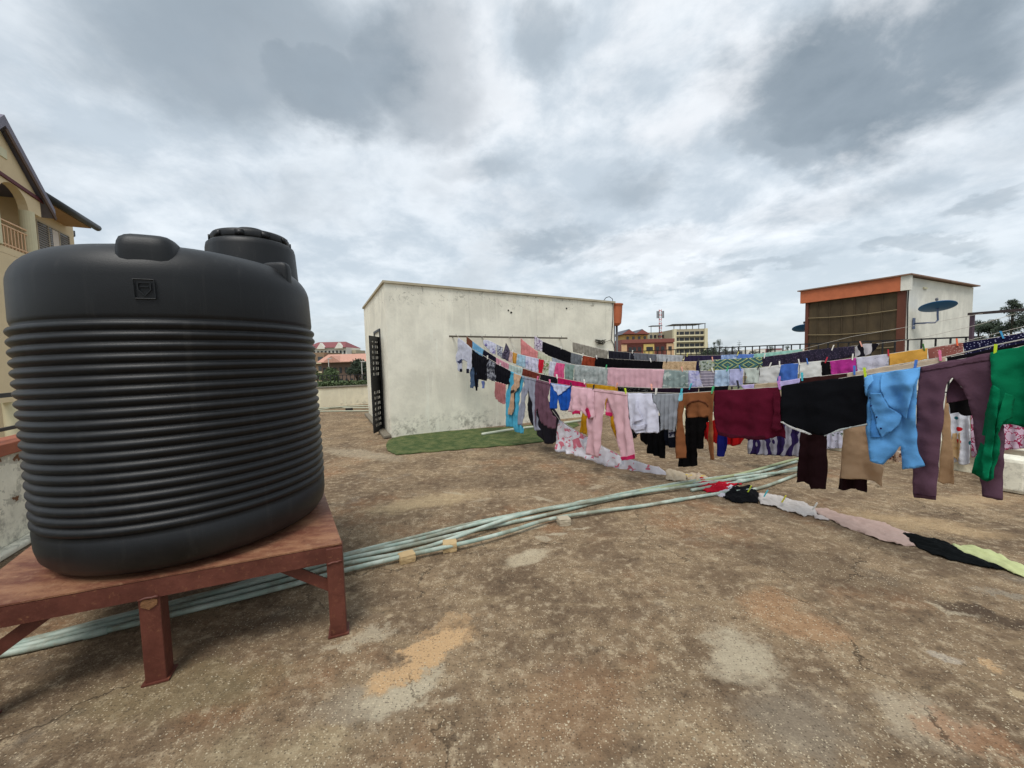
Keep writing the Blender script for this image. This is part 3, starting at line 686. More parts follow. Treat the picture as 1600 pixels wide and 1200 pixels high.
# lower storeys of the bay
a0l = [(a0+(a1-a0)*(.5+.5*math.cos(math.pi*k/12)), hp(5,585).z-.9+1.0*math.sin(math.pi*k/12)) for k in range(13)]
zl = hp(5,585).z-.9
MB().prism([hq(eave_s, zl), hq(eave_s, cb-.26), hq(lsv, cb-.26), hq(lsv, zl)] + [hq(s_, z_) for s_, z_ in reversed(a0l)], -U*.25).build('spandrel', M_CREAM, house)
for s_ in (coll-.12, cs0+.14): MB().lathe([(.19, zl-2.6), (.19, zl)], hq(s_, 0, .125), 20).build('column', MATS['pale_column'], house)
MB().prism([hq(lsv, -12), hq(eave_s, -12), hq(eave_s, zl-2.6), hq(lsv, zl-2.6)], -U*1.7).build('base_wall', M_CREAM, house)
# recessed wall of the house, with the windows
B = 1.72
wr = sv(hp(115, 368, B)); 
wz = hp(115, 352, B).z
MB().prism([hq(lsv, -12, B), hq(wr, -12, B), hq(wr, wz, B), hq(lsv, wz, B)], -U*6).build('wall', M_CREAM, house)
MB().prism([hq(eave_s-.01, cb, .26), hq(eave_s-.2, cb, .26), hq(eave_s-.2, ez, .26), hq(eave_s-.01, ez, .26)], -U*(B-.27)).build('bay_side', M_CREAM, house)
def window(pxs, pys, off, parent=house, split=3):
    a_ = hp(pxs[0], pys[1], off); b_ = hp(pxs[1], pys[1], off); zt_ = hp(pxs[0], pys[0], off).z; zb = a_.z; s0, s1 = sv(a_), sv(b_)
    w_ = MB().prism([hq(s0, zb, off), hq(s1, zb, off), hq(s1, zt_, off), hq(s0, zt_, off)], U*.03).build('window', M_GLASS, house)
    f_ = MB()
    for k in range(split+1):
        x = s0+(s1-s0)*k/split; f_.box(hq(x, (zb+zt_)/2, off-.045), (.03,.06,zt_-zb), AX)
    for zz_ in (zb, zt_): f_.box(hq((s0+s1)/2, zz_, off-.046), (.034, s1-s0, .06), AX)
    build_under(f_, 'frame', mat('window_frame', srgb(176, 160, 136), .7), w_)
    sl = MB(); zz_ = zb+.08
    while zz_ < zt_-.05: sl.box(hq(s0+(s1-s0)*.22, zz_, off-.05), (.02,(s1-s0)*.40,.05), AX); sl.box(hq(s0+(s1-s0)*.84, zz_, off-.05), (.02,(s1-s0)*.28,.05), AX); zz_ += .1
    build_under(sl, 'shutter', M_SHUT, w_)
    cu = MB().prism([hq(s0+(s1-s0)*.46, zb+.05, off-.033), hq(s0+(s1-s0)*.66, zb+.05, off-.033), hq(s0+(s1-s0)*.66, zt_-.05, off-.033), hq(s0+(s1-s0)*.46, zt_-.05, off-.033)], U*.005)
    build_under(cu, 'curtain', mat('net_curtain', srgb(212, 200, 190), .9), w_)
window((60, 109), (346, 402), B-.003)
window((24, 44), (318, 400), B-.003, split=2)
# roofs
def roofsheet(name, pts, th=.12, m=M_TILE): MB().prism(pts, (0,0,th)).build(name, m, house)
M_FASC = mat('grey_fascia', srgb(112, 108, 122), .6, noise_amt=.15); ov = .16; sl_ = (pz-ez)/(eave_s-ps); 
tipS, tipZ = eave_s+.55, ez-.55*sl_+.12
MB().prism([hq(ps, pz+.12, -ov), hq(tipS, tipZ, -ov), hq(tipS, tipZ, 6), hq(ps, pz+.12, 6)], (0,0,.34)).build('gable_roof', M_FASC, house)
MB().prism([hq(ps, pz+.12, -ov), hq(2*ps-tipS, tipZ, -ov), hq(2*ps-tipS, tipZ, 6), hq(ps, pz+.12, 6)], (0,0,.34)).build('gable_roof', M_FASC, house)
mb = MB(); mb.bar(hq(ps, pz, -ov), hq(tipS, tipZ-.02, -ov), .04, .14); mb.build('bargeboard', mat('dark_board', srgb(86, 66, 56), .8), house)
MB().bar(hq(lsv, band, -.03), hq(eave_s+.25, ez+.05, -.03), .05, .12).build('trim', M_MAROON, house)
MB().box(hq(sv(hp(3,238)), hp(3,238).z, -.01), (.04,.35,.30), AX).build('vent', M_CREAM2, house)
e0 = hp(70, 309, B-1.0); e1 = hp(149, 356, B-1.0); es0, es1, ez1 = sv(e0), sv(e1), (hp(110,332,B-1.0)).z
MB().prism([hq(es0-3, ez1, B-1.0), hq(es1, ez1, B-1.0), hq(es1-2.0, ez1+2.0, B+2.5), hq(es0-3, ez1+2.0, B+2.5)], (0,0,.1)).build('roof', M_TILE, house)
MB().prism([hq(es0-3, ez1, B-1.0), hq(es1, ez1, B-1.0), hq(es1-2.0, ez1+2.0, B+2.5), hq(es1, ez1, B+7)], (0,0,.09)).build('roof', M_TILE, house)
MB().prism([hq(es0-1, ez1-.10, B-.9), hq(es1-.15, ez1-.10, B-.9), hq(es1-.15, ez1-.10, B+6), hq(es0-1, ez1-.10, B+6)], (0,0,.05)).build('soffit', mat('soffit', srgb(176, 140, 104), .9), house)
MB().tube([hq(es0-.4, ez1, B-1.07), hq(es1+.05, ez1, B-1.07)], .15, 10).build('gutter', mat('dark_gutter', (.03,.032,.035), .5), house, smooth=True)
MB().tube([hq(wr+.30, ez1-.05, B+.1), hq(wr+.30, ez1-.30, B+.1), hq(wr+.12, ez1-.42, B+.1), hq(wr+.12, ez1-6, B+.1)], .05, 8).build('downpipe', MATS['dark_gutter'], house, smooth=True)

# --- brown fronted structure at the right (B)
bc0 = Vector((11.26, 11.0, 0)); ztB = bc0 and at(1415, 430, 11.0).z
def qB(u, v, z): return bc0 + U*u + V*v + Z*z
rb = thing('rooftop_shed', Vector((bc0.x, bc0.y, -12)), 'boxy rooftop structure with brown screened front and orange fascia at the right', 'building')
LV, LU, hF = 2.55, 5.35, .41
MB().prism([qB(.16, .06, -12), qB(LU, .06, -12), qB(LU, LV, -12), qB(.16, LV, -12)], (0,0,12+ztB-.02)).build('wall', plaster('shed_plaster', srgb(208, 204, 190), zlow=-5, seed=9) if 0 else plaster('shed_plaster', srgb(226, 222, 210), zlow=-5, seed=9), rb)
MB().prism([qB(0, -.04, ztB-hF), qB(0, .16, ztB-hF), qB(.155, .16, ztB-hF), qB(.155, -.04, ztB-hF)], (0,0,hF)).build('corner_block', MATS['shed_plaster'], rb)
MB().prism([qB(0, .163, ztB-hF), qB(0, LV+.18, ztB-hF), qB(.155, LV+.18, ztB-hF), qB(.155, .163, ztB-hF)], (0,0,hF)).build('fascia', M_ORANGE, rb)
MB().prism([qB(-.06, -.08, ztB+.003), qB(-.06, LV+.25, ztB+.003), qB(LU+.08, LV+.25, ztB+.003), qB(LU+.08, -.08, ztB+.003)], (0,0,.035)).build('roof_edge', mat('shed_roof_edge', srgb(138, 108, 92), .8, noise_amt=.3), rb)
def fn_mesh(t, v, b):
    g_ = t.new('ShaderNodeNewGeometry').outputs['Position']
    st = t.noise(t.map(g_, scale=(1.5, 1.5, .7)), 2, 6, .6)
    return t.mix(t.step(st, .3, .7), srgb(66, 55, 40), srgb(84, 70, 50))
MB().prism([qB(.10, .25, -2), qB(.10, LV-.05, -2), qB(.10, LV-.05, ztB-hF), qB(.10, .25, ztB-hF)], U*.02).build('screen', mat('brown_screen', (0,0,0), .95, fn=fn_mesh, bump=.5), rb)
M_BRN = mat('brown_post', srgb(96, 54, 40), .8, noise_amt=.3)
MB().prism([qB(.06, .07, -2), qB(.06, .24, -2), qB(.155, .24, -2), qB(.155, .07, -2)], (0,0,2+ztB-hF-.002)).build('corner_post', M_BRN, rb)
MB().prism([qB(.06, LV-.04, -2), qB(.06, LV+.05, -2), qB(.14, LV+.05, -2), qB(.14, LV-.04, -2)], (0,0,2+ztB-hF-.002)).build('corner_post', M_BRN, rb)
for zz_ in (.95, 1.55, 2.05, 2.62):
    mb = MB(); pts = [qB(.07, .2+(LV-.2)*k/8, zz_-.05*math.sin(math.pi*k/8)+.04) for k in range(9)]; mb.tube(pts, .010, 5); mb.build('wire', mat('pale_wire', srgb(140, 124, 92), .7), rb)
for k in range(1, 7): MB().bar(qB(.085, .25+k*.33, -2), qB(.085, .25+k*.33, ztB-hF-.01), .018, .018, up=(1,0,0)).build('mullion', mat('dark_mullion', srgb(78, 64, 46), .9), rb)
pc = lambda px, py: on_plane(px, py, qB(0, .035, 0), V)
MB().tube([pc(1423,430.5), pc(1423,440), pc(1420,452), pc(1418.5,475), pc(1417.8,530)], .014, 6).build('cable', M_BLACK, rb)
MB().box(on_plane(1446, 450, qB(0,.04,0), V), (.24,.03,.05), AX).build('bracket', M_CREAM2, rb)
# satellite dishes
def dish(px, py, rpx, tilt_label, plane_off, arm_px, mount):
    c = on_plane(px, py, qB(0, plane_off, 0), V); r = rpx*c.y/F_PX
    t = thing('satellite_dish', c, tilt_label, 'satellite dish', 'blue satellite dishes on the boxy rooftop structure')
    n_ = Vector((.15, .28, .95)).normalized(); a_ = n_.orthogonal().normalized(); b_ = n_.cross(a_)
    mb = MB(); rings = 8; nn = 32; vv_ = []; ff = []
    for i in range(rings+1):
        q = i/rings*r if i else .001
        for k in range(nn): vv_.append(c + a_*(q*math.cos(6.2832*k/nn)) + b_*(q*math.sin(6.2832*k/nn)) + n_*(.16*r*(q/r)**2 - .08*r))
    for i in range(rings):
        for k in range(nn): ff.append((i*nn+k, i*nn+(k+1)%nn, (i+1)*nn+(k+1)%nn, (i+1)*nn+k))
    mb.add(vv_, ff); o = mb.build('reflector', mat('blue_dish', srgb(22, 92, 142), .5, noise_amt=.2, nscale=4), t, smooth=True)
    so = o.modifiers.new('s', 'SOLIDIFY'); so.thickness = .012
    pts = [c - n_*(.07*r)] + [on_plane(x, y, qB(0, plane_off, 0), V) for x, y in arm_px[:-1]] + [on_plane(*arm_px[-1], qB(0, .03, 0) if mount else qB(0, plane_off, 0), V)]
    MB().tube(pts, .022, 8).build('arm', mat('dish_arm', srgb(96, 110, 140), .6), t, smooth=True)
    MB().tube([c-b_*0+n_*.0, c+n_*(r*.55)+Vector((0,0,.02))], .012, 6).build('feed_arm', M_GREYM, t)
    MB().lathe([(.03, 0), (.035, .05), (.02, .08)], c+n_*(r*.55), 10).build('feed_horn', M_GREYM, t)
    if mount:
        w0 = pts[-1]; MB().box(w0, (.10,.03,.32), AX).build('mount_plate', MATS['dish_arm'], t)
dish(1465, 480.5, 21, 'blue satellite dish on a bracket in front of the pale side wall', -.45, [(1465,492),(1465.5,500),(1461,504),(1428,505.5)], True)
dish(1257, 514, 16, 'blue satellite dish half hidden behind the brown screened front', 2.9, [(1262,522),(1266,528),(1275,530)], False)
# bar on a post at the right where the lines end
pr_ = on_plane(1517, 490.5, pUV(UR+.10, 0), U); PB0 = Vector((pr_.x, pr_.y, 0)); PB1 = Vector((3.8, .8, 0))
PBN = Vector((PB1.y-PB0.y, -(PB1.x-PB0.x), 0)).normalized()
p0 = on_plane(1517, 490.5, PB0, Vector((PB1.y-PB0.y, -(PB1.x-PB0.x), 0)).normalized()); zb_ = p0.z
pst = thing('drying_post', Vector((p0.x, p0.y, .34)), 'dark post with a long cross bar holding the right ends of the washing lines', 'drying post')
q1 = Vector((PB1.x, PB1.y, 1.72)); q0 = Vector((p0.x, p0.y, zb_)); bdv = (q1-q0).normalized()
MB().bar(q0-bdv*.03, q1+bdv*.2, .03, .03).build('cross_bar', mat('dark_bar', srgb(70, 58, 56), .8, noise_amt=.3), pst)
MB().bar(Vector((q0.x, q0.y, .34))+bdv*.03, q0+bdv*.03-Z*.016, .03, .03, up=(1,0,0)).build('post', mat('purple_grey_post', srgb(84, 66, 78), .7), pst)
MB().bar(Vector((q1.x, q1.y, 0)), q1-Z*.016, .035, .035, up=(1,0,0)).build('post', MATS['purple_grey_post'], pst)

# --- distant buildings (real boxes with windows)
def block(name, label, px0, px1, ytop, Y, depth, m, cat='building', rows=0, cols=0, win=M_GLASS, group=None, skew=0.25, zbase=-12, rc=.5, rh=.5, bands=None, zrow0=None, rowh=3.0):
    """box whose front spans px0..px1 at distance Y"""
    a_ = at(px0, ytop, Y); b_ = at(px1, ytop, Y + skew*(px1-px0)/F_PX*Y); zt_ = (a_.z+b_.z)/2
    a2 = Vector((a_.x, a_.y, zbase)); b2 = Vector((b_.x, b_.y, zbase)); t_ = (b2-a2).normalized(); n_ = Vector((-t_.y, t_.x, 0)); L_ = (b2-a2).length
    r = thing(name, (a2+b2)/2, label, cat, group)
    MB().prism([a2, b2, b2+n_*depth, a2+n_*depth], (0,0,zt_-zbase)).build('wall', m, r)
    if rows:
        zr = zt_-rowh*.35
        for i in range(rows):
            for k in range(cols):
                x = L_*(k+.5)/cols; z = zr-rowh*(i+.35)
                MB().box(a2+t_*x-n_*.05+Z*(z-zbase), (L_/cols*rc, .12, rowh*rh), (t_, n_, Z)).build('window', win, r)
        if bands:
            for i in range(rows+1):
                MB().box(a2+t_*(L_/2)-n_*.25+Z*(zr-rowh*(i+.85)-zbase+ .2), (L_+.3, .5, .35), (t_, n_, Z)).build('balcony_band', bands, r)
    return r, a2, b2, n_, t_, zt_
M_DKWIN = mat('dark_window', (.03,.032,.036), .3); M_TAN = mat('tan_render', srgb(176, 166, 140), .9); M_LBAND = mat('pale_band', srgb(216, 206, 172), .9)
M_YEL = mat('yellow_render', srgb(206, 178, 108), .9); M_BRED = mat('brick_red_render', srgb(136, 82, 74), .9); M_RTILE = mat('red_tiles', srgb(128, 72, 74), .8, noise_amt=.2, nscale=2)
M_TERR = mat('terracotta_tiles', srgb(186, 140, 122), .85, noise_amt=.25, nscale=1.5); M_WHITE = mat('white_render', srgb(222, 216, 204), .9); M_PEACH = mat('peach_render', srgb(206, 168, 130), .9)
# cream flats with long window bands
r, a2, b2, n_, t_, zt_ = block('apartment_block', 'cream and grey flats with long window bands, flat roof with a shelter on top', 1053, 1101.5, 514, 105, 12, M_TAN, rows=5, cols=6, bands=M_LBAND, rc=.8, skew=0, rowh=1.62, rh=.55, win=M_DKWIN)
MB().prism([a2+Z*(zt_+12+1.3)+t_*-.5-n_*.5, b2+Z*(zt_+12+1.3)-n_*.5, b2+Z*(zt_+12+1.3)+n_*6, a2+Z*(zt_+12+1.3)+n_*6], (0,0,.12)).build('roof_canopy', M_GREYM, r)
for k in range(6): p_ = a2.lerp(b2, k/5); MB().bar(p_+Z*(zt_+12), p_+Z*(zt_+13.3), .15, .15, up=(1,0,0)).build('canopy_post', M_GREYM, r)
for k in range(2): p_ = a2.lerp(b2, k); MB().box(p_+Z*((zt_+12)/2)-n_*.3, (.8,.9,zt_+12), (t_, n_, Z)).build('pilaster', M_LBAND, r)
block('apartment_block', 'grey brick wing joined to the left of the cream flats', 1014, 1052, 519, 112, 10, M_TAN, rows=3, cols=6, rc=.6, skew=-.0, rowh=1.7, win=M_DKWIN)
# red and yellow flats
r, a2, b2, n_, t_, zt_ = block('apartment_block', 'red and yellow flats with twin gabled roof behind the washing', 970.5, 1052, 530, 88, 10, M_BRED, skew=0)
for (s0, s1, m_, y1) in ((.0, .10, M_PEACH, 1), (.42, .62, M_YEL, 1), (.86, 1.0, M_PEACH, 1)):
    p_ = a2.lerp(b2, (s0+s1)/2); MB().box(p_-n_*.2+Z*((zt_+12-1.1)/2), ((s1-s0)*(b2-a2).length, .5, zt_+12-1.1), (t_, n_, Z)).build('bay', m_, r)
for i in range(3):
    for s_ in (.16, .24, .34, .50, .56, .68, .78, .92):
        p_ = a2.lerp(b2, s_); MB().box(p_-n_*.5+Z*(zt_+12-2.2-1.9*i), (.75,.12,.9), (t_, n_, Z)).build('window', M_DKWIN, r)
MB().box(a2.lerp(b2,.5)-n_*.55+Z*(zt_+12-.4), ((b2-a2).length, .3, .8), (t_, n_, Z)).build('parapet', M_BRED, r)
r2, a3, b3, n3, t3, z3 = block('house', 'yellow top storey with grey twin gables above the red and yellow flats', 976, 1012, 521, 92, 8, M_YEL, rows=1, cols=4, rc=.4, skew=0, rowh=1.6)
for k, (pa, pb_) in enumerate(((972, 994), (992, 1015))):
    A_ = at(pa, 522.5, 91); B_ = at(pb_, 522.5, 91); P_ = at((pa+pb_)/2, 514, 91)
    MB().prism([A_, B_, P_], n3*9).build('gable_roof', M_TILE, r2); MB().prism([A_-n3*.4+Z*.1, B_-n3*.4+Z*.1, P_-n3*.4-Z*.2], n3*.3).build('gable_face', M_BRED, r2)
# telecom mast
mp = at(1031, 520, 110); mt = at(1031, 484, 110).z; mast = thing('telecom_mast', Vector((mp.x, mp.y, -12)), 'red and white lattice telecom mast behind the flats', 'mast')
for k in range(14):
    z0 = mp.z-2 + (mt-mp.z+2)*k/14; z1 = mp.z-2 + (mt-mp.z+2)*(k+1)/14; m_ = mat('mast_red', srgb(190, 80, 74), .7) if k % 2 else mat('mast_white', srgb(210, 205, 205), .7)
    mb = MB()
    for (dx, dy) in ((-.35,-.35),(.35,-.35),(0,.35)): mb.bar(Vector((mp.x+dx, mp.y+dy, z0)), Vector((mp.x+dx, mp.y+dy, z1)), .1, .1, up=(1,0,0))
    mb.bar(Vector((mp.x-.35, mp.y-.35, z0)), Vector((mp.x+.35, mp.y-.35, z1)), .07, .07); mb.bar(Vector((mp.x+.35, mp.y-.35, z0)), Vector((mp.x-.35, mp.y-.35, z1)), .07, .07)
    mb.build('lattice_section', m_, mast)
MB().bar(Vector((mp.x, mp.y, -12)), Vector((mp.x, mp.y, mp.z-2)), .8, .8, up=(1,0,0)).build('mast_base', M_GREYM, mast)
for dx in (-.9,-.5, .5, .9): MB().bar(Vector((mp.x+dx, mp.y-.4, mt-2.4)), Vector((mp.x+dx, mp.y-.4, mt-.4)), .26, .16, up=(0,1,0)).build('antenna', M_GREYM, mast)
p_ = at(1024, 520, 108); z1 = at(1024, 509.5, 108).z
tw = thing('roof_shelter', Vector((p_.x, p_.y, p_.z-2)), 'small open roof shelter beside the telecom mast', 'shelter')
MB().box((p_.x, p_.y, z1), (3.0, 2.5, .2)).build('canopy', M_GREYM, tw)
for dx in (-1.2, 1.2): MB().bar((p_.x+dx, p_.y, p_.z-2), (p_.x+dx, p_.y, z1-.1), .12, .12, up=(1,0,0)).build('post', M_GREYM, tw)
# left gap: white hotel with red roof, brick flats, terracotta roofs
r, a2, b2, n_, t_, zt_ = block('apartment_block', 'white building with dark red hipped roof seen in the gap beside the tank', 476, 541, 543.5, 150, 14, M_WHITE, rows=3, cols=11, rc=.45, skew=0, rowh=2.6, win=M_DKWIN)
h1 = (a2+Z*(zt_+12)-n_*1, b2+Z*(zt_+12)-n_*1, b2+Z*(zt_+12)+n_*15, a2+Z*(zt_+12)+n_*15); hr = 2.6
mb = MB(); rg0 = a2+t_*2+n_*7+Z*(zt_+12+hr); rg1 = b2-t_*3+n_*7+Z*(zt_+12+hr)
mb.add(list(h1)+[rg0, rg1], [(0,1,5,4),(1,2,5),(2,3,4,5),(3,0,4),(3,2,1,0)]); mb.build('roof', M_RTILE, r)
for s_ in (.1, .42, .85): p_ = a2.lerp(b2, s_); MB().prism([p_-t_*1.6-n_*1.3+Z*(zt_+11.6), p_+t_*1.6-n_*1.3+Z*(zt_+11.6), p_-n_*1.3+Z*(zt_+12+1.9)], n_*2).build('dormer', M_WHITE, r)
block('apartment_block', 'grey block with glass top floor right of the red roofed building', 541, 556, 547, 155, 10, M_TAN, rows=2, cols=3, rc=.7, skew=0)
block('apartment_block', 'low grey block with small dark windows between the hotel and the cream room', 557, 600, 553, 150, 10, mat('warm_grey', srgb(150, 132, 120), .9), rows=1, cols=6, rc=.4, skew=0)
block('apartment_block', 'unfinished brick flats with pale balconies left of the terracotta roofs', 482, 506, 551, 95, 10, mat('raw_brick', srgb(140, 116, 92), .9), rows=4, cols=2, rc=.6, bands=M_LBAND, skew=0, rowh=2.3)
r, a2, b2, n_, t_, zt_ = block('row_houses', 'row of brick houses under a long terracotta roof beyond the far parapet', 502, 604, 565.5, 92, 8, mat('brown_brick', srgb(112, 92, 80), .9), rows=3, cols=12, rc=.4, skew=0, rowh=2.7, win=M_DKWIN)  # one even dull brown brick for the whole row
e1, e2 = a2+Z*(zt_+12)-n_*1.2-t_*.5, b2+Z*(zt_+12)-n_*1.2+t_*.5; mb = MB(); up_ = Z*1.9+n_*6
mb.prism([e1, e2, e2+up_, e1+up_], (0,0,.15)); mb.build('roof', M_TERR, r)
for s_ in (.2,): p_ = a2.lerp(b2, s_)+Z*(zt_+12); MB().prism([p_-t_*2.2-n_*1.4, p_+t_*2.2-n_*1.4, p_-n_*1.4+Z*1.6], n_*6).build('gable', M_TERR, r)
# hazy town on the right horizon
for i, (x0, x1, y, Y, m_, lb) in enumerate([(1168, 1196, 546, 230, M_WHITE, 'low white roof far beyond the railing'), (1196, 1222, 544.5, 260, M_RTILE, 'far red roofed shed on the right horizon'), (1122, 1160, 549, 190, M_TILE, 'dark sheet roof below the far trees'), (1222, 1262, 546, 240, M_WHITE, 'pale far building beside the dish')]):
    block('far_building', lb, x0, x1, y, Y, 12, m_, rows=1, cols=4, rc=.5, skew=0, rowh=4)

# --- trees
def fn_leafm(c1, c2):
    def fn(t, v, b):
        oi = t.new('ShaderNodeNewGeometry'); return t.mix(oi.outputs['Random Per Island'], c1, c2)
    return fn
M_LEAFD = mat('dark_leaves', (0,0,0), .8, fn=fn_leafm((.014,.024,.014), (.045,.065,.034)), noise_amt=0)
M_LEAFG = mat('green_leaves', (0,0,0), .8, fn=fn_leafm((.03,.05,.018), (.10,.14,.055)), noise_amt=0)
M_BARK = mat('bark', (.05,.038,.028), .95)
def tree(name, label, px, ybase, ytop, Y, wpx, kind='round', m=None, zb=-12, n=1400, group=None, seed=0):
    rs = random.Random(seed+int(px)); top_ = at(px, ytop, Y); bz = at(px, ybase, Y).z
    r = thing(name, Vector((top_.x, Y, zb)), label, 'tree', group); sc_ = Y/F_PX; W_ = wpx*sc_/2; Hc = top_.z-bz
    base = Vector((top_.x, Y, zb)); mb = MB(); tr = max(.12, W_*.06)
    mb.tube([base, base+Z*(bz-zb)*.6, base+Z*(bz-zb+Hc*.5), base+Z*(bz-zb+Hc*.9)], [tr*1.5, tr, tr*.7, tr*.2], 7)
    cl = []
    if kind == 'pine':
        for k in range(9):
            f = k/8; rr = W_*(1-f*.75)*rs.uniform(.6,1.05); a_ = rs.uniform(0, 6.28)
            for j in range(3):
                aa = a_+j*2.1; cl.append((Vector((math.cos(aa)*rr*.6, math.sin(aa)*rr*.6, Hc*f*.95)), rr*.5, .35))
    elif kind == 'flat':
        for k in range(16):
            a_ = rs.uniform(0, 6.28); q = W_*math.sqrt(rs.random()); cl.append((Vector((math.cos(a_)*q, math.sin(a_)*q*.6, Hc*(rs.uniform(.35, .95)-.25*(q/W_)**2))), W_*.26, .35))
    else:
        for k in range(18):
            a_ = rs.uniform(0, 6.28); f = rs.random(); q = W_*.75*math.sqrt(rs.random())*math.sin(math.pi*min(.95, f*.8+.15)); cl.append((Vector((math.cos(a_)*q, math.sin(a_)*q, Hc*f)), W_*rs.uniform(.22, .42), .8))
    for c_, rr, fl in cl[:10]: mb.tube([base+Z*(bz-zb+Hc*.1), base+Z*(bz-zb)+c_*.5+Z*c_.z*.25, base+Z*(bz-zb)+c_], [tr*.4, tr*.25, tr*.08], 5)
    mb.build('trunk', M_BARK, r)
    lf = MB(); per = max(60, int(n*2.2)//len(cl))
    for c_, rr, fl in cl:
        for j in range(per):
            d_ = Vector((rs.gauss(0,1), rs.gauss(0,1), rs.gauss(0,1))); d_.normalize(); q = rr*(rs.random()**.4)*rs.uniform(.75, 1.15)
            p_ = base+Z*(bz-zb)+c_+Vector((d_.x*q, d_.y*q, d_.z*q*fl)); s_ = rr*rs.uniform(.08, .17)
            a_ = Vector((rs.uniform(-1,1), rs.uniform(-1,1), rs.uniform(-1,1))).normalized(); b_ = a_.orthogonal().normalized()
            lf.add([p_-a_*s_, p_+b_*s_*.7, p_+a_*s_, p_-b_*s_*.7], [(0,1,2,3)])
    lf.build('crown', m or M_LEAFD, r, fix=False); return r
TG = 'trees beyond the railing'
for (px, yb, yt, Y, wp, kd, lb) in [(1106, 556, 532, 105, 10, 'pine', 'thin dark tree right beside the cream flats'), (1116, 557, 535, 110, 12, 'round', 'bushy dark tree second from the cream flats'),
    (1124, 557, 530, 108, 20, 'round', 'tallest round dark tree just right of the flats'), (1136, 558, 542, 112, 14, 'round', 'small round tree between the two tall ones'), (1145, 557, 540, 112, 12, 'round', 'small dark tree left of the twin peaked one'),
    (1155, 557, 531, 108, 17, 'pine', 'pointed dark tree at the right end of the clump'), (1110, 560, 545, 85, 40, 'round', 'low dark bushy tree at the foot of the clump'),
    (1204, 552, 541, 140, 14, 'round', 'hazy round tree near the middle of the railing'), (1231, 552, 540, 140, 12, 'round', 'hazy round tree left of the half hidden dish'), (1181, 554, 546, 170, 18, 'flat', 'flat hazy treetop above the railing')]:
    tree('tree', lb, px, yb, yt, Y, wp, kd, M_LEAFD, n=900, group=TG)
for (px, yb, yt, Y, wp, kd, lb, n) in [(1583, 540, 470, 48, 40, 'round', 'tall dark conifer at the right edge above the navy cloth', 2600), (1552, 545, 502, 52, 60, 'round', 'flat topped dark tree right of the pale shed wall', 2600), (1530, 548, 504, 60, 44, 'round', 'broad dark tree partly hidden by the shed wall', 2000), (1610, 545, 480, 50, 56, 'round', 'dark tree cut by the right edge of the picture', 2000)]:
    tree('tree', lb, px, yb, yt, Y, wp, kd, M_LEAFD, n=n, group='tall trees at the right edge')
for (px, yb, yt, Y, wp, lb) in [(557, 597, 566, 60, 52, 'broad green tree in front of the row of brick houses'), (586, 597, 567, 62, 44, 'green tree partly hidden by the cream room'), (514, 598, 576, 58, 44, 'small leafy tree beside the pale balconies'), (495, 592, 580, 50, 18, 'small green bush tree next to the tank'), (486, 540, 526, 150, 8, 'bare topped far tree left of the red roof')]:
    tree('tree', lb, px, yb, yt, Y, wp, 'round', M_LEAFG if px < 520 and px > 490 else M_LEAFD, n=1500, group='trees beyond the far parapet')
# hedge strip and compound fence beyond the far parapet
hg = MB(); ra, rb_ = at(480, 600, 40), at(606, 600, 40); rs = random.Random(3); hz = at(540, 597, 40).z
for k in range(2600):
    p_ = ra.lerp(rb_, rs.random()); p_ = Vector((p_.x, p_.y+rs.uniform(-.6,.6), hz-rs.random()**2*1.6+rs.uniform(-.1,.15))); s_ = rs.uniform(.06,.14)
    a_ = Vector((rs.uniform(-1,1), rs.uniform(-1,1), rs.uniform(-1,1))).normalized(); b_ = a_.orthogonal().normalized(); hg.add([p_-a_*s_, p_+b_*s_, p_+a_*s_, p_-b_*s_], [(0,1,2,3)])
o = hg.build('hedge', M_LEAFG, fix=False); tag(o, 'clipped green hedge just above the far parapet', 'hedge')
hb = thing('garden_wall', Vector((*ra.lerp(rb_, .5).xy, -12)), 'pale terrace wall carrying the hedge beyond the far parapet', 'wall')
MB().box((ra.lerp(rb_,.5).x, 41.2, (hz-1.2-12)/2), ((rb_-ra).length+20, 1.2, hz-1.2+12)).build('wall', M_CREAM2, hb)
fa, fb = at(492, 596, 44), at(604, 596, 44); fz0, fz1 = at(540, 599, 44).z, at(540, 586, 44).z
railing('black post fence behind the hedge beyond the far parapet', Vector((fa.x, 44, 0)), Vector((fb.x, 44, 0)), fz0-1.2, fz1, .8, low=fz0, npost=18, th=.06)
for (px, y, Y, hgt, lb) in ((565, 565, 55, 6, 'slim lamp post between the far trees'), (513, 560, 60, 6, 'slim pale pole left of the far trees')):
    p_ = at(px, y, Y); r = thing('lamp_post', Vector((p_.x, p_.y, -12)), lb, 'lamp post'); MB().tube([(p_.x,p_.y,-12),(p_.x,p_.y,p_.z)], .07, 6).build('pole', mat('pale_pole', srgb(190,186,178), .7), r)
    MB().box((p_.x+.2,p_.y,p_.z), (.6,.25,.12)).build('lamp', MATS['pale_pole'], r)
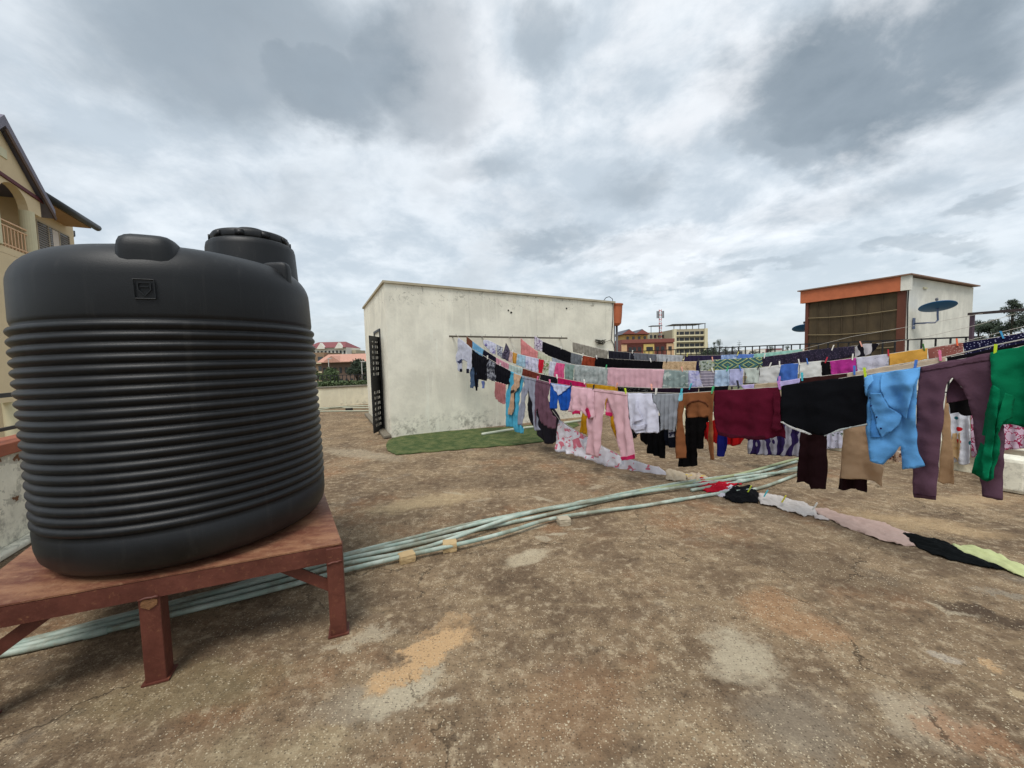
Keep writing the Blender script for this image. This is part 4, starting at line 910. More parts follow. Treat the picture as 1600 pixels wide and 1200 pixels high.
# ================================================================== WASHING
ZO = {1:(700,500,5.3333), 2:(860,520,5.3333), 3:(1020,500,5.3333), 4:(1180,500,5.3333), 5:(1300,500,5.3333), 6:(1180,620,5.3333), 7:(1300,620,5.3333), 8:(860,640,5.3333), 9:(1160,740,3.6364), 0:(0,0,1)}
def zp(zm, pts): ox, oy, k = ZO[zm]; return [(ox+x/k, oy+y/k) for x, y in pts]
def bar_pt(px):
    n = Vector((BARB.y-BARA.y, -(BARB.x-BARA.x), 0)).normalized(); return on_plane(px, 527, BARA, n)
bx_ = lambda px, py: tuple(on_plane(px, py, PB0, PBN).xy)
ENDS = {1:(3.78,.85), 2:(3.95,1.2), 3:bx_(1700, 490), 4:bx_(1620, 484), 5:bx_(1590, 486), 6:bx_(1540, 489)}
ROPEPX = {
 1: zp(1, [(70,125),(200,240),(420,370),(530,430),(620,465),(750,495),(860,525),(1030,550),(1500,605)]) + zp(2, [(880,499),(1100,505),(1370,487)]) + zp(3, [(720,578),(1060,558),(1360,520)]) + zp(4, [(900,458),(1140,425),(1380,390)]) + zp(5, [(1330,282),(1600,217)]) + [(1660,522),(1760,500)],
 2: zp(1, [(150,130),(205,178),(290,240),(400,312),(510,368),(625,404),(770,450),(915,480),(1150,525),(1412,555)]) + zp(2, [(850,461),(1100,460),(1370,450)]) + zp(3, [(740,545),(1040,520),(1220,490)]) + zp(4, [(770,445),(1150,378),(1590,307)]) + [(1547,541),(1600,530),(1700,507)],
 3: zp(1, [(275,135),(330,168),(430,215),(540,268),(620,293),(750,323),(900,354),(1050,372),(1335,400)]) + zp(2, [(950,305),(1240,318),(1370,320)]) + zp(3, [(520,420),(870,400),(1070,375),(1400,342)]) + zp(4, [(620,345),(840,315),(1110,285),(1430,235)]) + zp(5, [(1090,190),(1400,140),(1600,105)]) + [(1680,503)],
 4: zp(1, [(600,145),(700,230),(770,275),(865,310),(960,345),(1050,372)]) + [(960,577),(1100,583),(1250,577),(1400,556),(1520,530),(1620,505)],
 5: zp(1, [(720,130),(790,180),(940,235),(1025,271),(1120,296),(1230,315)]) + zp(2, [(480,215),(940,240),(1230,235)]) + zp(3, [(370,345),(520,332),(920,310),(1320,265)]) + zp(4, [(460,250),(830,215),(1030,195)]) + [(1440,528),(1530,507),(1590,489)],
 6: zp(1, [(990,150),(1040,185),(1340,257)]) + zp(2, [(480,146),(880,180),(1110,190),(1430,186)]) + zp(3, [(570,293),(840,284),(1245,243)]) + [(1330,526),(1440,507),(1540,489)]}
LN = {}
for k in ROPEPX:
    b0 = bar_pt(ROPEPX[k][0][0]); e_ = ENDS[k]
    a_, t_, n_ = vplane((b0.x, b0.y), e_)
    if n_.dot(Vector((0,0,0))-a_) < 0: n_ = -n_
    pts = [on_plane(x, y, a_, n_) for x, y in ROPEPX[k]]
    S = [(p-a_).dot(t_) for p in pts]; order = sorted(range(len(S)), key=lambda i: S[i])
    LN[k] = dict(a=a_, t=t_, n=n_, S=[S[i] for i in order], P=[pts[i] for i in order])
def ropez(k, s):
    L = LN[k]; S = L['S']
    if s <= S[0]: return L['P'][0].z
    for i in range(len(S)-1):
        if s <= S[i+1]:
            f = (s-S[i])/max(1e-6, S[i+1]-S[i]); return L['P'][i].z*(1-f)+L['P'][i+1].z*f
    return L['P'][-1].z
M_ROPE = mat('rope', srgb(176, 170, 160), .8, noise_amt=.1)
RL = {1:'nearest washing line, holding the burgundy and green shirts', 2:'second washing line, just behind the nearest one', 3:'third washing line, with the striped and pale blue tops', 4:'short looking line with the salmon towel', 5:'fifth washing line, with the diamond patterned cloth', 6:'farthest washing line, with the taupe towel'}
for k, L in LN.items():
    o = MB().tube([p for p in L['P']], .004 if k < 4 else .0026, 6).build('washing_line', M_ROPE, smooth=True); tag(o, RL[k], 'washing line', 'washing lines strung across the roof')
# fabric ---------------------------------------------------------------
def pattern(pat, col, c2, c3):
    def fn(t, v, b):
        if pat == 'plain':
            return t.mix(t.math('MULTIPLY', t.step(t.noise(v, 18, 5, .7), .45, .7), .25), col, tuple(x*.82 for x in col))
        if pat == 'floral':
            d = t.voro(t.vmath('ADD', v, t.vmath('SCALE', t.noise(v, 20, 3, .6, col=True), scale=.05)), 24); n = t.noise(v, 16, 4, .6)
            c = t.mix(t.step(d, .46, .34), col, c2); return t.mix(t.step(n, .56, .6), c, c3)
        if pat == 'speck':
            d = t.voro(v, 60); return t.mix(t.step(d, .32, .22), col, c2)
        if pat == 'camo':
            return t.mix(t.step(t.noise(v, 14, 3, .5), .5, .53), t.mix(t.step(t.noise(v, 23, 3, .5), .52, .55), col, c3), c2)
        if pat == 'stripe':
            s_ = t.new('ShaderNodeSeparateXYZ'); t.put(s_, 0, v); return t.mix(t.step(t.math('SINE', t.math('MULTIPLY', s_.outputs[2], 300)), -.15, .15), col, c2)
        if pat == 'zebra':
            s_ = t.new('ShaderNodeTexWave'); t.put(s_, 'Vector', v); s_.inputs['Scale'].default_value = 3.2; s_.inputs['Distortion'].default_value = 7; s_.inputs['Detail'].default_value = 2; s_.inputs['Detail Scale'].default_value = 1.1
            return t.mix(t.step(s_.outputs['Fac'], .45, .55), col, c2)
        if pat == 'dots':
            sx = t.new('ShaderNodeSeparateXYZ'); t.put(sx, 0, v); cx_ = t.new('ShaderNodeCombineXYZ'); t.put(cx_, 0, t.vmath('DOT_PRODUCT', v, tuple(V))); t.put(cx_, 1, sx.outputs[2]); v = cx_.outputs[0]; d = t.voro(v, 7.5, rnd=.3); cc = t.voro(v, 7.5, out='Color', rnd=.3); h = t.new('ShaderNodeSeparateColor'); t.put(h, 0, cc)
            dc = t.mix(t.math('GREATER_THAN', h.outputs[0], .5), c2, c3); return t.mix(t.step(d, .26, .23), col, dc)
        if pat == 'diamond':
            s_ = t.new('ShaderNodeSeparateXYZ'); t.put(s_, 0, v)
            x = t.math('ABSOLUTE', t.math('SUBTRACT', t.math('FRACT', t.math('MULTIPLY', t.math('ADD', s_.outputs[0], t.math('MULTIPLY', s_.outputs[1], -.5)), 3.3)), .5))
            z = t.math('ABSOLUTE', t.math('SUBTRACT', t.math('FRACT', t.math('MULTIPLY', s_.outputs[2], 5.5)), .5))
            q = t.math('ADD', x, z); r_ = t.math('FRACT', t.math('MULTIPLY', q, 3.4))
            c = t.mix(t.step(r_, .35, .42), col, c2); return t.mix(t.step(r_, .74, .80), c, c3)
        if pat == 'scrawl':
            d = t.voro(t.vmath('ADD', v, t.vmath('SCALE', t.noise(v, 6, 3, .6, col=True), scale=.25)), 11, 'DISTANCE_TO_EDGE'); return t.mix(t.step(d, .07, .045), col, c2)
        if pat == 'patch':
            n = t.noise(t.map(v, rot=(0,0,.5)), 9, 2, .4, 1.2); c = t.mix(t.step(n, .56, .60), col, c2); return t.mix(t.step(t.noise(v, 9, 3, .5), .60, .63), c, c3)
        return (*col, 1)
    return fn
_fm = {}
def fab(col, pat='plain', c2=(1,1,1), c3=(1,1,1), trans=None):
    key = (col, pat, c2, c3)
    if key not in _fm:
        l = lambda c_: tuple(x*.92 for x in srgb(*c_))
        tr = trans if trans is not None else (.16 if sum(col) > 300 else .04)
        _fm[key] = mat('fabric_%d' % len(_fm), (0,0,0), .92, noise_amt=.06, nscale=25, bump=.25, bscale=90, fn=pattern(pat, l(col), l(c2) if max(c2) > 1 else c2, l(c3) if max(c3) > 1 else c3), spec=.12, trans=tr)
    return _fm[key]
def sheet(poly2, dfun, frame, name, m, parent=None, h=None, both=True, th=.0025, lab=None, wob=.006):
    """cloth of outline poly2 (s, z) in a frame (a, t, n); dfun gives how far each point stands off the plane"""
    a_, t_, n_ = frame
    per = sum(math.dist(poly2[i], poly2[(i+1) % len(poly2)]) for i in range(len(poly2)))
    ar = abs(sum(poly2[i][0]*poly2[(i+1) % len(poly2)][1]-poly2[(i+1) % len(poly2)][0]*poly2[i][1] for i in range(len(poly2))))/2
    h = h or min(.035, max(.009, math.sqrt(ar/520)))
    bd = []
    for i, p in enumerate(poly2):
        q = poly2[(i+1) % len(poly2)]; L_ = math.dist(p, q); n0 = max(1, round(L_/h))
        nxv = (-(q[1]-p[1])/max(L_,1e-6), (q[0]-p[0])/max(L_,1e-6))
        for j in range(n0):
            f = j/n0; wv = noise.noise(Vector((p[0]+(q[0]-p[0])*f, 3.3, p[1]+(q[1]-p[1])*f))*14)*wob*min(1, 4*f*(1-f)*2)
            bd.append(Vector((p[0]+(q[0]-p[0])*f+nxv[0]*wv, p[1]+(q[1]-p[1])*f+nxv[1]*wv)))
    xs = [p[0] for p in bd]; zs = [p[1] for p in bd]; ins = []
    nb = len(bd)
    def inside(x, z):
        c_ = False; j = nb-1
        for i in range(nb):
            if (bd[i][1] > z) != (bd[j][1] > z) and x < (bd[j][0]-bd[i][0])*(z-bd[i][1])/(bd[j][1]-bd[i][1])+bd[i][0]: c_ = not c_
            j = i
        return c_
    z = min(zs)+h/2; row = 0
    while z < max(zs):
        x = min(xs)+h*(.25 if row % 2 else .75)
        while x < max(xs):
            if inside(x, z) and min((x-b_[0])**2+(z-b_[1])**2 for b_ in bd) > (h*.45)**2: ins.append(Vector((x, z)))
            x += h
        z += h*.87; row += 1
    vo, eo, fo, *_ = geometry.delaunay_2d_cdt(bd+ins, [], [list(range(nb))], 1, 1e-6)
    me_v = []
    for p in vo: me_v.append(a_ + t_*p[0] + Z*p[1] + n_*dfun(p[0], p[1]))
    mb = MB(); mb.add(me_v, [tuple(f_) for f_ in fo])
    o = build_under(mb, name, m, parent, smooth=True, fix=False) if parent is not None else mb.build(name, m, smooth=True, fix=False)
    md = o.modifiers.new('thickness', 'SOLIDIFY'); md.thickness = th; md.offset = 0
    return o
GRP = 'clothes pegged on the washing lines'
GID = [0]
def gar(ln, zm, pts, col, name, label, pat='plain', c2=(1,1,1), c3=(1,1,1), off=0, fold=1.0, wl=.085, cat=None, bottomflare=1):
    GID[0] += 1; sd_ = GID[0]*1.37; L = LN[ln]; fr = (L['a'], L['t'], L['n'])
    P = [on_plane(x, y, L['a'], L['n']) for x, y in zp(zm, pts)]; p2 = [((p-L['a']).dot(L['t']), p.z) for p in P]
    def d(s, z):
        v = max(0.0, ropez(ln, s)-z); k = min(1, v/.10); k2 = min(1, v/.5)
        f = math.sin(s*6.283/wl+sd_+2.2*noise.noise(Vector((s*3, sd_, z*1.2)))) + .6*noise.noise(Vector((s*13, sd_, z*3)))
        wr = noise.noise(Vector((s*9+sd_, z*9, 1)))*.010 + noise.noise(Vector((s*24+sd_, z*20, 4)))*.0045
        return .005 + off*(.25+.75*k) + fold*(k*.35+k2*.65)*(.019*f + .018) + wr*k*fold*1.35
    o = sheet(p2, d, fr, name, fab(col, pat, c2, c3)); tag(o, label, cat or name.replace('_', ' '), GRP)
    if ln == 1 and name in ('trousers', 'shorts'):
        ss = [s for s, z in p2 if ropez(ln, s)-z < .06]; s0, s1 = min(ss)+.004, max(ss)-.004; nn = 8
        band = [(s0+(s1-s0)*k/nn, ropez(ln, s0+(s1-s0)*k/nn)-.004) for k in range(nn+1)] + [(s1-(s1-s0)*k/nn, ropez(ln, s1-(s1-s0)*k/nn)-.034) for k in range(nn+1)]
        sheet(band, lambda s, z: d(s, z)+.004, fr, 'waistband', fab(col, pat, c2, c3), parent=o, th=.002)
    return o, fr, ln, d, off
def trim(g, zm, pts, col, name='trim', pat='plain', c2=(1,1,1), c3=(1,1,1), push=.008, extra=None):
    o, fr, ln, d, off = g; a_, t_, n_ = fr
    P = [on_plane(x, y, a_, n_) for x, y in zp(zm, pts)]; p2 = [((p-a_).dot(t_), p.z) for p in P]
    dd = (lambda s, z: d(s, z)+push) if extra is None else (lambda s, z: d(s, z)+push+extra(s, z))
    return sheet(p2, dd, fr, name, fab(col, pat, c2, c3), parent=o, th=.002)
# ---- sixth line (farthest)
gar(6,1,[(1040,185),(1190,222),(1340,257),(1328,335),(1200,305),(1045,265)],(150,144,134),'towel','taupe towel on the farthest line, beside the corner of the cream room')
gar(6,2,[(486,148),(600,160),(700,170),(705,225),(650,225),(486,215)],(34,34,44),'cloth','dark navy cloth right of the taupe towel on the farthest line',cat='cloth')
gar(6,2,[(660,168),(885,180),(885,240),(760,235),(662,222)],(104,106,114),'cloth','slate grey cloth between the navy one and the pale grey one on the farthest line')
gar(6,2,[(885,180),(1110,190),(1095,245),(888,245)],(178,180,184),'cloth','pale grey cloth with a white corner on the farthest line')
gar(6,2,[(1125,192),(1428,187),(1430,240),(1118,240)],(46,38,66),'cloth','dark violet cloth below the black railing on the farthest line')
gar(6,3,[(570,293),(700,288),(700,335),(570,335)],(152,176,216),'shirt','pale blue printed shirt on the farthest line','floral',(110,140,196),(200,214,236))
gar(6,3,[(705,288),(842,284),(842,335),(705,335)],(98,134,206),'cloth','bright blue cloth left of the mint one on the farthest line')
gar(6,3,[(842,284),(1050,263),(1250,243),(1248,272),(1060,292),(935,318),(845,325)],(158,206,192),'towel','long mint green towel on the farthest line below the railing')
# ---- fifth line
gar(5,1,[(722,132),(760,155),(792,180),(787,262),(745,250),(720,238)],(206,200,214),'top','lavender printed top at the wall end of the fifth line beside the black dress','floral',(120,90,140),(220,214,224))
gar(5,1,[(790,180),(940,235),(1026,271),(1022,362),(900,330),(860,312),(788,262)],(14,14,20),'dress','long black dress at the wall end of the fifth line')
gar(5,1,[(1026,271),(1121,296),(1118,385),(1020,360)],(116,120,126),'top','speckled grey top between the black dress and the rust cloth','speck',(80,84,90))
gar(5,1,[(1121,296),(1229,315),(1229,395),(1118,385)],(136,58,36),'cloth','rust red cloth pinned on the fifth line before the wide black one')
gar(5,2,[(375,203),(480,215),(700,228),(940,240),(942,320),(700,312),(374,292)],(8,8,12),'blanket','wide black blanket in the middle of the fifth line')
gar(5,3,[(88,346),(230,346),(370,345),(370,425),(88,430)],(202,174,138),'cloth','beige speckled cloth on the fifth line right of the black blanket','speck',(150,110,80))
gar(5,3,[(366,345),(388,343),(390,425),(378,460),(366,425)],(26,24,52),'strap','thin navy strap hanging between the beige speckled cloth and the leafy one')
gar(5,3,[(390,342),(514,333),(515,422),(390,428)],(168,176,166),'cloth','leafy grey and olive printed cloth on the fifth line','floral',(90,104,84),(186,190,120))
gar(5,3,[(515,333),(700,322),(920,309),(912,400),(700,405),(517,422)],(86,128,122),'cloth','green cloth with diamond pattern on the fifth line','diamond',(58,90,100),(190,196,130),fold=.4)
gar(5,4,[(60,308),(250,287),(460,250),(640,232),(828,216),(832,300),(600,345),(300,372),(62,392)],(42,38,54),'blanket','long dark patterned blanket in front of the brown screened shed','speck',(88,74,96))
gar(5,4,[(830,225),(862,208),(905,200),(1000,196),(1034,200),(1010,240),(960,282),(905,305),(870,312),(828,312)],(196,192,196),'scarf','white and black patterned scarf bunched up in front of the brown shed','zebra',(24,22,30))
# ---- fourth line
gar(4,1,[(607,150),(650,190),(700,230),(750,265),(748,325),(690,312),(650,300),(612,292)],(216,140,140),'towel','salmon pink towel hanging steeply from the wall bar')
gar(4,1,[(750,262),(810,292),(866,311),(862,345),(800,335),(750,322)],(202,202,178),'cloth','pale olive cloth just right of the salmon towel')
g=gar(4,1,[(866,311),(960,345),(1050,372),(1048,395),(960,380),(872,350)],(160,168,178),'cloth','small blue grey cloth at the end of the line with the salmon towel')
# ---- third line
gar(3,1,[(300,168),(330,168),(385,192),(405,203),(402,290),(370,282),(345,252),(320,225),(298,198)],(212,212,230),'top','white and violet top nearest the wall on the third line','patch',(120,110,170),(190,180,214))
gar(3,1,[(405,203),(430,215),(457,228),(455,322),(430,300),(412,292)],(176,178,190),'top','grey and white floral top on the third line near the wall','floral',(90,90,110),(220,220,226))
gar(3,1,[(472,238),(484,190),(505,225),(520,262),(512,350),(480,330),(455,318)],(84,78,96),'top','dark violet patterned top with a pointed shoulder near the wall','floral',(50,44,62),(120,108,130))
gar(3,1,[(513,258),(541,268),(541,355),(512,350)],(206,176,176),'cloth','narrow dusty pink cloth before the small mustard one')
gar(3,1,[(541,268),(581,284),(576,365),(540,358)],(206,150,70),'cloth','small mustard and rust cloth on the third line near the wall','patch',(150,80,50),(214,170,90))
gar(3,1,[(581,282),(650,300),(655,345),(642,405),(600,380),(572,375)],(164,196,214),'top','pale blue top right of the small mustard cloth','patch',(200,216,226),(140,176,200))
gar(3,1,[(650,300),(755,324),(755,440),(700,425),(645,405)],(206,204,222),'shirt','white and lavender shirt left of the red strip','patch',(170,170,206),(220,214,230))
gar(3,1,[(757,325),(802,334),(796,445),(756,440)],(192,30,52),'cloth','narrow bright red cloth on the third line')
gar(3,1,[(802,334),(850,345),(846,470),(796,448)],(200,204,186),'cloth','pale floral cloth right of the red strip','floral',(120,140,90),(214,120,130))
gar(3,1,[(850,345),(905,355),(890,400),(880,475),(845,468)],(212,212,226),'cloth','white cloth left of the hot pink top')
gar(3,1,[(905,355),(975,367),(968,420),(972,485),(925,480),(884,472),(895,400)],(220,92,140),'top','hot pink top in the middle of the third line')
gar(3,1,[(975,367),(1055,374),(1052,502),(1010,498),(976,490)],(136,158,150),'top','grey green top right of the hot pink one')
gar(3,1,[(1055,374),(1200,388),(1335,401),(1328,545),(1262,535),(1150,520),(1052,502)],(174,180,178),'towel','pale grey embossed towel with fringed edge on the third line','camo',(160,168,166),(182,188,186))
gar(3,2,[(480,291),(700,299),(950,306),(945,400),(932,465),(700,460),(480,440)],(220,176,186),'bedsheet','large pale pink bedsheet on the third line',fold=.7)
gar(3,2,[(950,310),(1050,314),(1152,318),(1152,462),(1000,465),(936,462)],(142,158,156),'shirt','sage green printed shirt right of the pink bedsheet','patch',(186,196,190),(110,128,124))
gar(3,2,[(1152,316),(1242,318),(1250,380),(1278,450),(1200,452),(1150,460)],(192,192,222),'top','lavender flecked top left of the striped one','floral',(160,160,206),(214,212,232))
gar(3,2,[(1245,318),(1375,320),(1362,400),(1362,450),(1278,452),(1252,390)],(206,198,210),'top','navy and white horizontally striped top','stripe',(52,40,74),fold=.5)
gar(3,3,[(520,420),(640,412),(642,552),(572,556),(510,562),(515,500)],(172,194,218),'top','pale blue flecked top right of the striped one','patch',(200,214,230),(130,160,190))
gar(3,3,[(642,411),(756,405),(752,552),(644,554)],(184,186,222),'cloth','lavender blue cloth between the flecked top and the sage one')
gar(3,3,[(757,405),(885,400),(882,525),(820,528),(770,525),(790,480)],(196,204,196),'top','pale sage top with a grey knot at its side')
gar(3,3,[(886,400),(990,386),(1070,374),(1052,450),(1034,520),(950,525),(874,530),(895,450)],(214,214,212),'shirt','white shirt left of the cobalt blue one on the third line',wl=.16)
gar(3,3,[(1070,374),(1110,367),(1216,362),(1212,430),(1205,498),(1120,505),(1034,510),(1050,440)],(72,112,190),'shirt','cobalt blue shirt between the two white ones')
gar(3,3,[(1221,366),(1300,350),(1405,341),(1412,475),(1330,482),(1222,490)],(220,220,216),'shirt','white shirt right of the cobalt blue one, before the narrow black cloth',wl=.2)
gar(3,4,[(546,352),(622,346),(632,462),(560,470),(550,420)],(10,10,14),'cloth','narrow black cloth left of the magenta top')
gar(3,4,[(622,345),(740,330),(840,316),(852,435),(740,452),(634,465)],(176,52,140),'top','magenta top printed with violet at its hem, on the third line','patch',(196,70,156),(110,60,130))
gar(3,4,[(840,316),(980,299),(1116,284),(1110,390),(980,412),(852,432)],(200,198,212),'trousers','pale grey printed trousers right of the magenta top','patch',(170,170,186),(214,210,222))
gar(3,4,[(1118,284),(1280,257),(1436,234),(1436,325),(1280,355),(1118,390)],(216,164,76),'shorts','mustard yellow shorts on the third line',wl=.2)
gar(3,5,[(797,240),(940,214),(1088,190),(1100,282),(950,315),(800,330)],(150,92,84),'cloth','terracotta cloth with pale flecks on the third line','speck',(196,160,150),fold=.5)
gar(3,5,[(1090,190),(1245,163),(1400,140),(1640,98),(1760,80),(1760,180),(1600,235),(1330,300),(1102,330)],(20,20,50),'blanket','navy blanket with white flecks at the right end of the third line','speck',(160,160,190),fold=.6)
# ---- second line
gar(2,1,[(158,135),(205,178),(206,240),(180,225),(160,200)],(112,66,48),'cloth','small brown cloth at the wall end of the second line')
gar(2,1,[(206,178),(290,240),(300,248),(290,310),(245,285),(206,240)],(120,176,212),'cloth','sky blue cloth at the wall end of the second line')
gar(2,1,[(296,244),(350,280),(402,312),(405,400),(340,360),(290,320)],(22,22,38),'cloth','very dark navy cloth left of the pink one on the second line')
gar(2,1,[(402,312),(510,368),(506,420),(450,405),(402,375)],(214,150,166),'cloth','rose pink cloth on the second line above the black shorts')
gar(2,1,[(510,368),(570,388),(625,404),(627,480),(560,460),(508,430)],(190,204,198),'cloth','pale sea green cloth behind the tan sleeve on the second line')
gar(2,1,[(626,404),(700,428),(770,450),(768,515),(700,500),(627,480)],(106,48,36),'cloth','rust brown cloth on the second line above the grey jeans')
gar(2,1,[(770,450),(850,466),(915,480),(917,540),(840,530),(770,515)],(26,24,30),'cloth','charcoal black cloth on the second line above the mauve top')
gar(2,1,[(916,480),(1030,503),(1150,525),(1152,585),(1030,570),(917,540)],(180,24,82),'cloth','crimson pink cloth on the second line left of the yellow one')
g=gar(2,1,[(1150,525),(1280,541),(1412,555),(1414,640),(1400,760),(1410,900),(1412,985),(1392,985),(1330,760),(1300,700),(1240,690),(1170,760),(1168,960),(1105,935),(1112,780),(1140,640)],(214,160,34),'trousers','mustard yellow trousers hung behind the pale pink ones, legs showing below',off=-.02)
gar(2,2,[(562,450),(700,456),(850,462),(850,640),(800,780),(700,880),(640,860),(600,700),(560,640)],(14,14,16),'dress','black dress with white flecked band on the second line','speck',(120,120,120),off=-.02)
gar(2,2,[(850,461),(1100,460),(1240,456),(1240,560),(1100,560),(850,540)],(30,14,30),'cloth','dark aubergine cloth above the plain white shirt on the second line')
gar(2,2,[(1240,456),(1400,448),(1485,440),(1485,560),(1240,560)],(14,14,20),'cloth','black cloth above the burgundy shirt on the second line')
gar(2,3,[(738,545),(790,540),(850,534),(850,575),(790,578),(756,566)],(196,180,224),'cloth','lilac cloth on the second line left of the beige one',off=.01)
gar(2,3,[(850,534),(950,528),(1042,520),(1044,570),(950,580),(850,585)],(184,164,136),'cloth','beige cloth on the second line above the burgundy shirt')
gar(2,4,[(188,516),(280,502),(375,487),(376,520),(300,545),(230,560),(208,582)],(190,178,222),'cloth','pale lilac cloth with pink edge where the burgundy and black shirts meet',off=.02)
gar(2,4,[(375,487),(560,468),(770,446),(772,500),(560,540),(376,560)],(56,28,26),'cloth','dark brown cloth behind the white hemmed black shirt on the second line')
gar(2,4,[(770,445),(960,412),(1180,374),(1590,307),(1592,350),(1380,400),(1140,435),(900,470),(772,480)],(206,186,162),'towel','long beige towel running behind the sky blue shirt on the second line',fold=.5)
gar(2,5,[(956,310),(1140,278),(1320,246),(1600,190),(1600,320),(1330,400),(1100,420),(960,410)],(14,10,16),'dress','black dress on the second line behind the mauve trousers')
# legs and hems that show below the nearest line, hung on the second line
gar(2,1,[(385,515),(430,522),(482,535),(480,620),(468,702),(430,690),(384,640)],(224,150,152),'trousers','coral pink trousers hanging low against the cream wall',off=-.03)
gar(2,1,[(655,560),(700,590),(860,700),(925,830),(921,1000),(862,1036),(800,1030),(740,950),(700,880),(652,750)],(44,42,50),'skirt','large charcoal skirt hanging low behind the mauve trousers',off=-.04,wl=.2)
gar(2,2,[(735,700),(812,700),(945,690),(955,840),(945,1050),(870,1025),(803,1000),(815,930),(785,935),(735,860)],(9,9,12),'trousers','black trousers below the plain white shirt',off=-.03)
g=gar(2,2,[(950,700),(1062,690),(1062,958),(1000,955),(958,940)],(16,20,32),'shorts','navy black shorts with small pale print below the grey cloth',off=-.01)
trim(g,2,[(988,808),(1030,800),(1035,868),(990,870)],(170,174,184),'print',pat='camo',c2=(60,60,80),c3=(190,190,200))
gar(2,2,[(1120,640),(1330,640),(1330,700),(1270,820),(1265,970),(1210,968),(1212,1110),(1150,1118),(1062,1118),(1062,1040),(1120,900)],(10,8,10),'trousers','black trousers showing between the sleeves of the brown cropped top',off=-.04)
gar(2,8,[(1262,120),(1420,60),(1620,60),(1620,220),(1575,295),(1500,307),(1400,290),(1310,275),(1262,250)],(176,22,24),'skirt','bright red skirt peeking out under the burgundy shirt',off=-.06)
gar(2,8,[(1395,60),(1498,60),(1490,250),(1482,340),(1465,345),(1450,390),(1394,380)],(28,34,118),'trousers','royal blue trouser leg below the burgundy shirt',off=.0)
gar(3,6,[(-60,300),(150,280),(262,205),(385,285),(368,497),(200,490),(60,482),(-62,472)],(150,148,160),'dress','grey dress with dark violet curving stripes below the black shirt','zebra',(42,30,74),off=0)
g=gar(2,6,[(380,180),(500,180),(600,180),(592,420),(600,600),(586,772),(540,762),(470,767),(452,730),(400,712),(345,716),(362,520)],(38,18,22),'trousers','very dark brown trouser leg hanging lowest, left of the beige trousers',off=-.02,wl=.16)
gar(2,6,[(730,200),(800,200),(900,640),(918,712),(916,806),(870,796),(830,770),(780,778),(722,786),(672,780),(700,600),(728,300)],(34,14,18),'trousers','dark brown trouser leg half hidden by the beige trousers',off=-.06)
gar(2,6,[(745,180),(950,120),(980,530),(1082,572),(1065,742),(1010,702),(860,682),(720,672),(730,500)],(196,164,132),'trousers','beige trousers hanging to the left of the sky blue shirt',off=.0,wl=.2)
gar(2,7,[(950,-20),(975,70),(990,300),(1012,500),(1012,732),(970,725),(925,728),(888,702),(905,500),(930,200)],(192,156,120),'trousers','narrow tan trouser leg inside the gap of the mauve trousers',off=-.02,wl=.14)
gar(2,5,[(960,640),(1150,620),(1175,800),(1100,800),(1060,780),(1050,770),(980,785)],(10,8,10),'top','small black top in the gap of the mauve trousers',off=-.05)
# ---- nearest line
g=gar(1,1,[(88,148),(140,185),(200,243),(206,290),(200,400),(186,442),(170,442),(175,380),(165,350),(135,330),(126,350),(120,432),(104,432),(92,400),(78,330),(84,220)],(196,198,214),'top','pale lavender long sleeved top, first at the wall end of the nearest line')
trim(g,1,[(106,408),(122,405),(120,432),(104,432)],(30,30,44),'cuff'); trim(g,1,[(172,405),(187,408),(186,442),(170,442)],(30,30,44),'cuff'); trim(g,1,[(95,345),(112,330),(125,322),(132,330),(122,350),(104,365)],(60,66,96),'print')
gar(1,1,[(195,380),(240,400),(250,460),(252,558),(228,552),(222,520),(214,568),(194,565),(196,520),(188,490)],(72,92,120),'sleeve_top','slate blue top below the first black one',cat='top',off=-.02)
gar(1,1,[(205,245),(265,290),(345,330),(343,420),(338,508),(300,500),(262,490),(262,588),(248,588),(240,500),(235,400),(214,392),(205,330)],(12,12,20),'top','black top with one long sleeve hanging, second from the wall',off=.01)
gar(1,1,[(296,508),(316,512),(312,572),(298,568)],(110,126,180),'ribbon','small periwinkle ribbon below the black top near the wall',cat='ribbon')
gar(1,1,[(345,330),(400,365),(412,440),(406,512),(375,505),(348,490),(325,455)],(120,122,132),'top','grey camouflage patterned top between the two black ones','camo',(58,60,70),(160,162,170),off=.01)
gar(1,1,[(400,363),(465,392),(527,428),(522,535),(505,540),(450,520),(405,508)],(12,12,20),'shorts','black shorts left of the long turquoise trousers',off=.015)
gar(1,1,[(503,420),(560,440),(632,470),(640,485),(612,600),(590,700),(600,860),(646,905),(644,948),(600,938),(562,930),(556,890),(500,888),(496,650),(503,540)],(82,172,204),'trousers','turquoise trousers reaching the turf with a tan sleeve over them',off=-.005,wl=.1)
g=gar(1,1,[(553,440),(618,465),(612,520),(605,560),(572,612),(572,690),(556,790),(528,785),(538,650),(540,590),(560,530)],(196,162,134),'top','tan long sleeved top with dark stripe over the turquoise trousers',off=.025)
trim(g,1,[(540,590),(566,575),(582,590),(548,612)],(60,44,40),'stripe')
gar(1,1,[(622,468),(740,496),(735,600),(742,800),(780,915),(740,922),(722,870),(704,700),(678,570),(660,640),(642,760),(635,882),(594,870),(602,760),(616,620),(640,540)],(152,156,172),'trousers','pale grey trousers between the turquoise and mauve ones',wl=.1)
gar(1,1,[(740,497),(800,510),(860,526),(850,640),(868,760),(925,830),(905,905),(860,900),(790,860),(768,705),(750,760),(746,880),(722,870),(726,700),(735,620)],(104,74,88),'trousers','plum mauve trousers left of the blue shorts',off=.01,wl=.1)
g=gar(1,1,[(858,526),(940,538),(1031,551),(1031,746),(990,755),(942,752),(930,645),(920,736),(888,742),(862,738),(850,610)],(28,80,168),'shorts','royal blue shorts with white waist lining')
